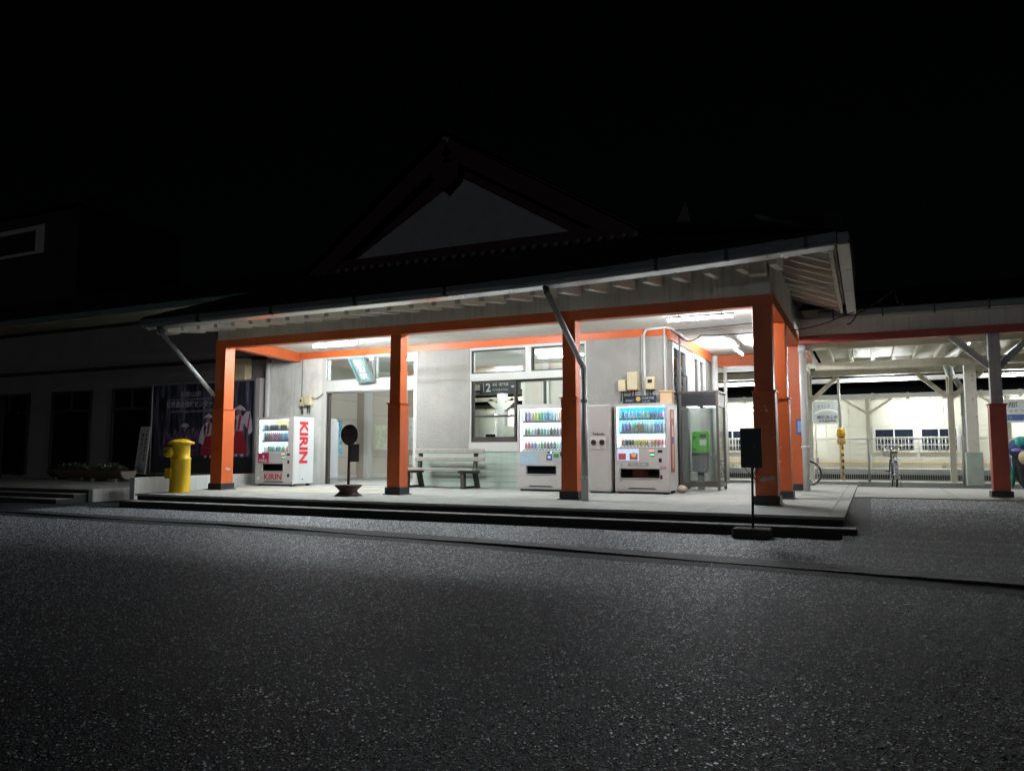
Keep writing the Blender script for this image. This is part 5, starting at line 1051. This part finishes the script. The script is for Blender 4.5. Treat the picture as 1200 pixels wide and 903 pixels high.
# ------------------------------------------------------------ bicycles
def bicycle(loc, rz, label, basket=True):
    t = T('bicycle', label, 'bicycle', (0, 0, 0), 'bicycles parked by the fence')
    # built facing +y, rear wheel centre at y=-.55
    rw, fw_ = (0, -.52, .33), (0, .55, .33)
    for c in (rw, fw_):
        wh = M().torus(c, .31, .022, 'x', 28, 8).ob('wheel', M_tyre, t); M().torus(c, .285, .012, 'x', 28, 6).ob('rim', M_chrome, wh)
        m = M()
        for k in range(14):
            an_ = 2 * math.pi * k / 14; m.cyl((.02 * (-1) ** k, c[1], c[2]), (0, c[1] + .285 * math.cos(an_), c[2] + .285 * math.sin(an_)), .0022, n=4, caps=False)
        m.ob('spokes', M_chrome, wh); M().cyl((-.05, c[1], c[2]), (.05, c[1], c[2]), .022, n=10).ob('hub', M_chrome, wh)
    sd, hd, bb = (0, -.17, .78), (0, .38, .82), (0, -.02, .3)
    fr = M().cyl(sd, bb, .018).cyl(hd, bb, .022).cyl((0, .36, .66), (0, -.12, .55), .016)
    for s in (-1, 1): fr.cyl((s * .05, -.52, .33), (s * .025, -.02, .3), .011, n=8).cyl((s * .05, -.52, .33), (s * .012, -.14, .68), .010, n=8).cyl((s * .05, .55, .33), (s * .03, .42, .68), .012, n=8)
    fr.cyl((0, .43, .66), (0, .35, .95), .017).ob('frame', M_bike, t)
    M().tube([(-.29, .17, 1.02), (-.25, .3, 1.04), (-.1, .36, .98), (.1, .36, .98), (.25, .3, 1.04), (.29, .17, 1.02)], .012).ob('handlebar', M_chrome, t)
    for s in (-1, 1): M().cyl((s * .29, .2, 1.02), (s * .295, .08, 1.02), .018, n=8).ob('grip', M_black, t)
    M().prism([(-.09, -.32, .84), (.09, -.32, .84), (.07, -.18, .86), (.03, -.02, .85), (-.03, -.02, .85), (-.07, -.18, .86)], (0, 0, .05)).ob('saddle', M_black, t, bev=.02)
    m = M()
    for k in range(12):
        t0, t1 = R(-20 + 17 * k), R(-20 + 17 * (k + 1)); q = lambda a_: (rw[1] - .345 * math.cos(a_), rw[2] + .345 * math.sin(a_))
        (y0, z0), (y1, z1) = q(t0), q(t1); m.quad([(-.032, y0, z0), (.032, y0, z0), (.032, y1, z1), (-.032, y1, z1)])
    m.ob('mudguard', mat('mudguard_grey', (.25, .26, .27), .35, .6), t)
    M().box(-.018, .018, -.875, -.86, .44, .47).ob('reflector', mat('reflector_red', (.3, .02, .02), .2), t)
    M().box(-.06, .06, -.8, -.35, .70, .715).box(-.06, -.045, -.78, -.76, .36, .70).box(.045, .06, -.78, -.76, .36, .70).ob('rack', M_chrome, t)
    M().lathe((.045, -.02, .3), [(.085, 0), (.085, .006)], 18, (1, 1, 1), 'x').ob('chainring', M_dark, t)
    for s, a_ in ((-1, .0), (1, math.pi)):
        e = (s * .07, -.02 + .16 * math.cos(a_ + .6), .3 + .16 * math.sin(a_ + .6)); M().cyl((s * .06, -.02, .3), e, .011, n=8).ob('crank', M_chrome, t); M().box(min(e[0], e[0] + s * .1), max(e[0], e[0] + s * .1), e[1] - .04, e[1] + .04, e[2] - .012, e[2] + .012).ob('pedal', M_black, t)
    M().tube([(-.06, -.52, .32), (-.13, -.62, .012), (.13, -.62, .012), (.06, -.52, .32)], .009, 6).ob('kickstand', M_chrome, t)
    if basket:
        m = M(); b0, b1, yb0, yb1, zb0, zb1 = .13, .19, .5, .75, .75, 1.0
        for k in range(7):
            f_ = -1 + 2 * k / 6
            for yy in (yb0, yb1): m.cyl((f_ * b0, yy, zb0), (f_ * b1, yy + (.03 if yy == yb1 else -.02), zb1), .004, n=4)
        for zz_, f_ in ((zb0, b0), ((zb0 + zb1) / 2, (b0 + b1) / 2), (zb1, b1)):
            m.tube([(-f_, yb0, zz_), (f_, yb0, zz_), (f_, yb1, zz_), (-f_, yb1, zz_), (-f_, yb0, zz_)], .006, 5)
        m.ob('basket', M_chrome, t)
    t.location = loc; t.rotation_euler = (0, 0, rz); return t
bicycle((.50, 21.6, .248), R(4), 'city bicycle with front basket parked facing the fence in the open')
bicycle((-2.0, 21.1, .248), R(90), 'dark bicycle parked sideways half hidden behind the orange posts', False)

# bundle of clothes on the right edge
bd = T('clothes_stand', 'heap of teal, purple and black clothing with a straw hat behind the red post', 'clothing', (3.2, 20.5, .25))
def drape(c, prof, n, mt_, nm, wob=.1, seed=0, sc=(1, .6, 1)):
    rnd = random.Random(seed); m = M(); m.lathe(c, prof, n, sc)
    ph = [rnd.uniform(0, 6.28) for _ in range(4)]
    for i, v in enumerate(m.v):
        a_ = math.atan2(v[1] - c[1], v[0] - c[0]); k_ = 1 + wob * (math.sin(3 * a_ + ph[0]) + .6 * math.sin(7 * a_ + ph[1] + 3 * v[2]))
        m.v[i] = (c[0] + (v[0] - c[0]) * k_, c[1] + (v[1] - c[1]) * k_, v[2] + .03 * math.sin(5 * a_ + ph[2]))
    return m.ob(nm, mt_, bd)
drape((3.2, 20.5, .25), [(.10, .02), (.22, .2), (.30, .45), (.34, .7), (.3, .95), (.12, 1.1)], 26, mat('black_cloth', (.012, .012, .018), .85, var=.3), 'black_coat', .12, 1)
drape((2.86, 20.45, .25), [(.05, .1), (.08, .3), (.08, .55)], 16, mat('green_cloth', (.03, .16, .12), .8), 'green_scarf', .2, 2)
drape((2.80, 20.42, .25), [(.05, .42), (.06, .6), (.05, .75)], 14, mat('purple_cloth', (.16, .10, .42), .8), 'purple_strap', .15, 3)
drape((3.05, 20.4, .25), [(.1, .75), (.26, .85), (.28, 1.0), (.2, 1.12)], 22, mat('navy_cloth', (.03, .04, .12), .8), 'navy_bag', .1, 4)
m = M().ball((2.96, 20.2, 1.16), .1, 14, 8, (1.2, .5, .4)); m.ob('purple_patch', mat('lavender_cloth', (.26, .2, .55), .8), bd)
drape((3.06, 20.36, .25), [(.14, .90), (.19, .97), (.21, 1.03), (.18, 1.12), (.1, 1.18), (0, 1.2)], 30, mat('teal_cloth', (.025, .24, .21), .8, var=.3, scale=9), 'teal_jacket', .16, 8)
M().lathe((3.15, 20.1, 1.0), [(0, -.05), (.07, -.045), (.085, 0), (.17, .02), (.175, .03), (.085, .02)], 22, (1.1, 1, .85), 'y').ob('straw_hat', mat('straw', (.42, .34, .21), .85, var=.15, scale=30), bd)
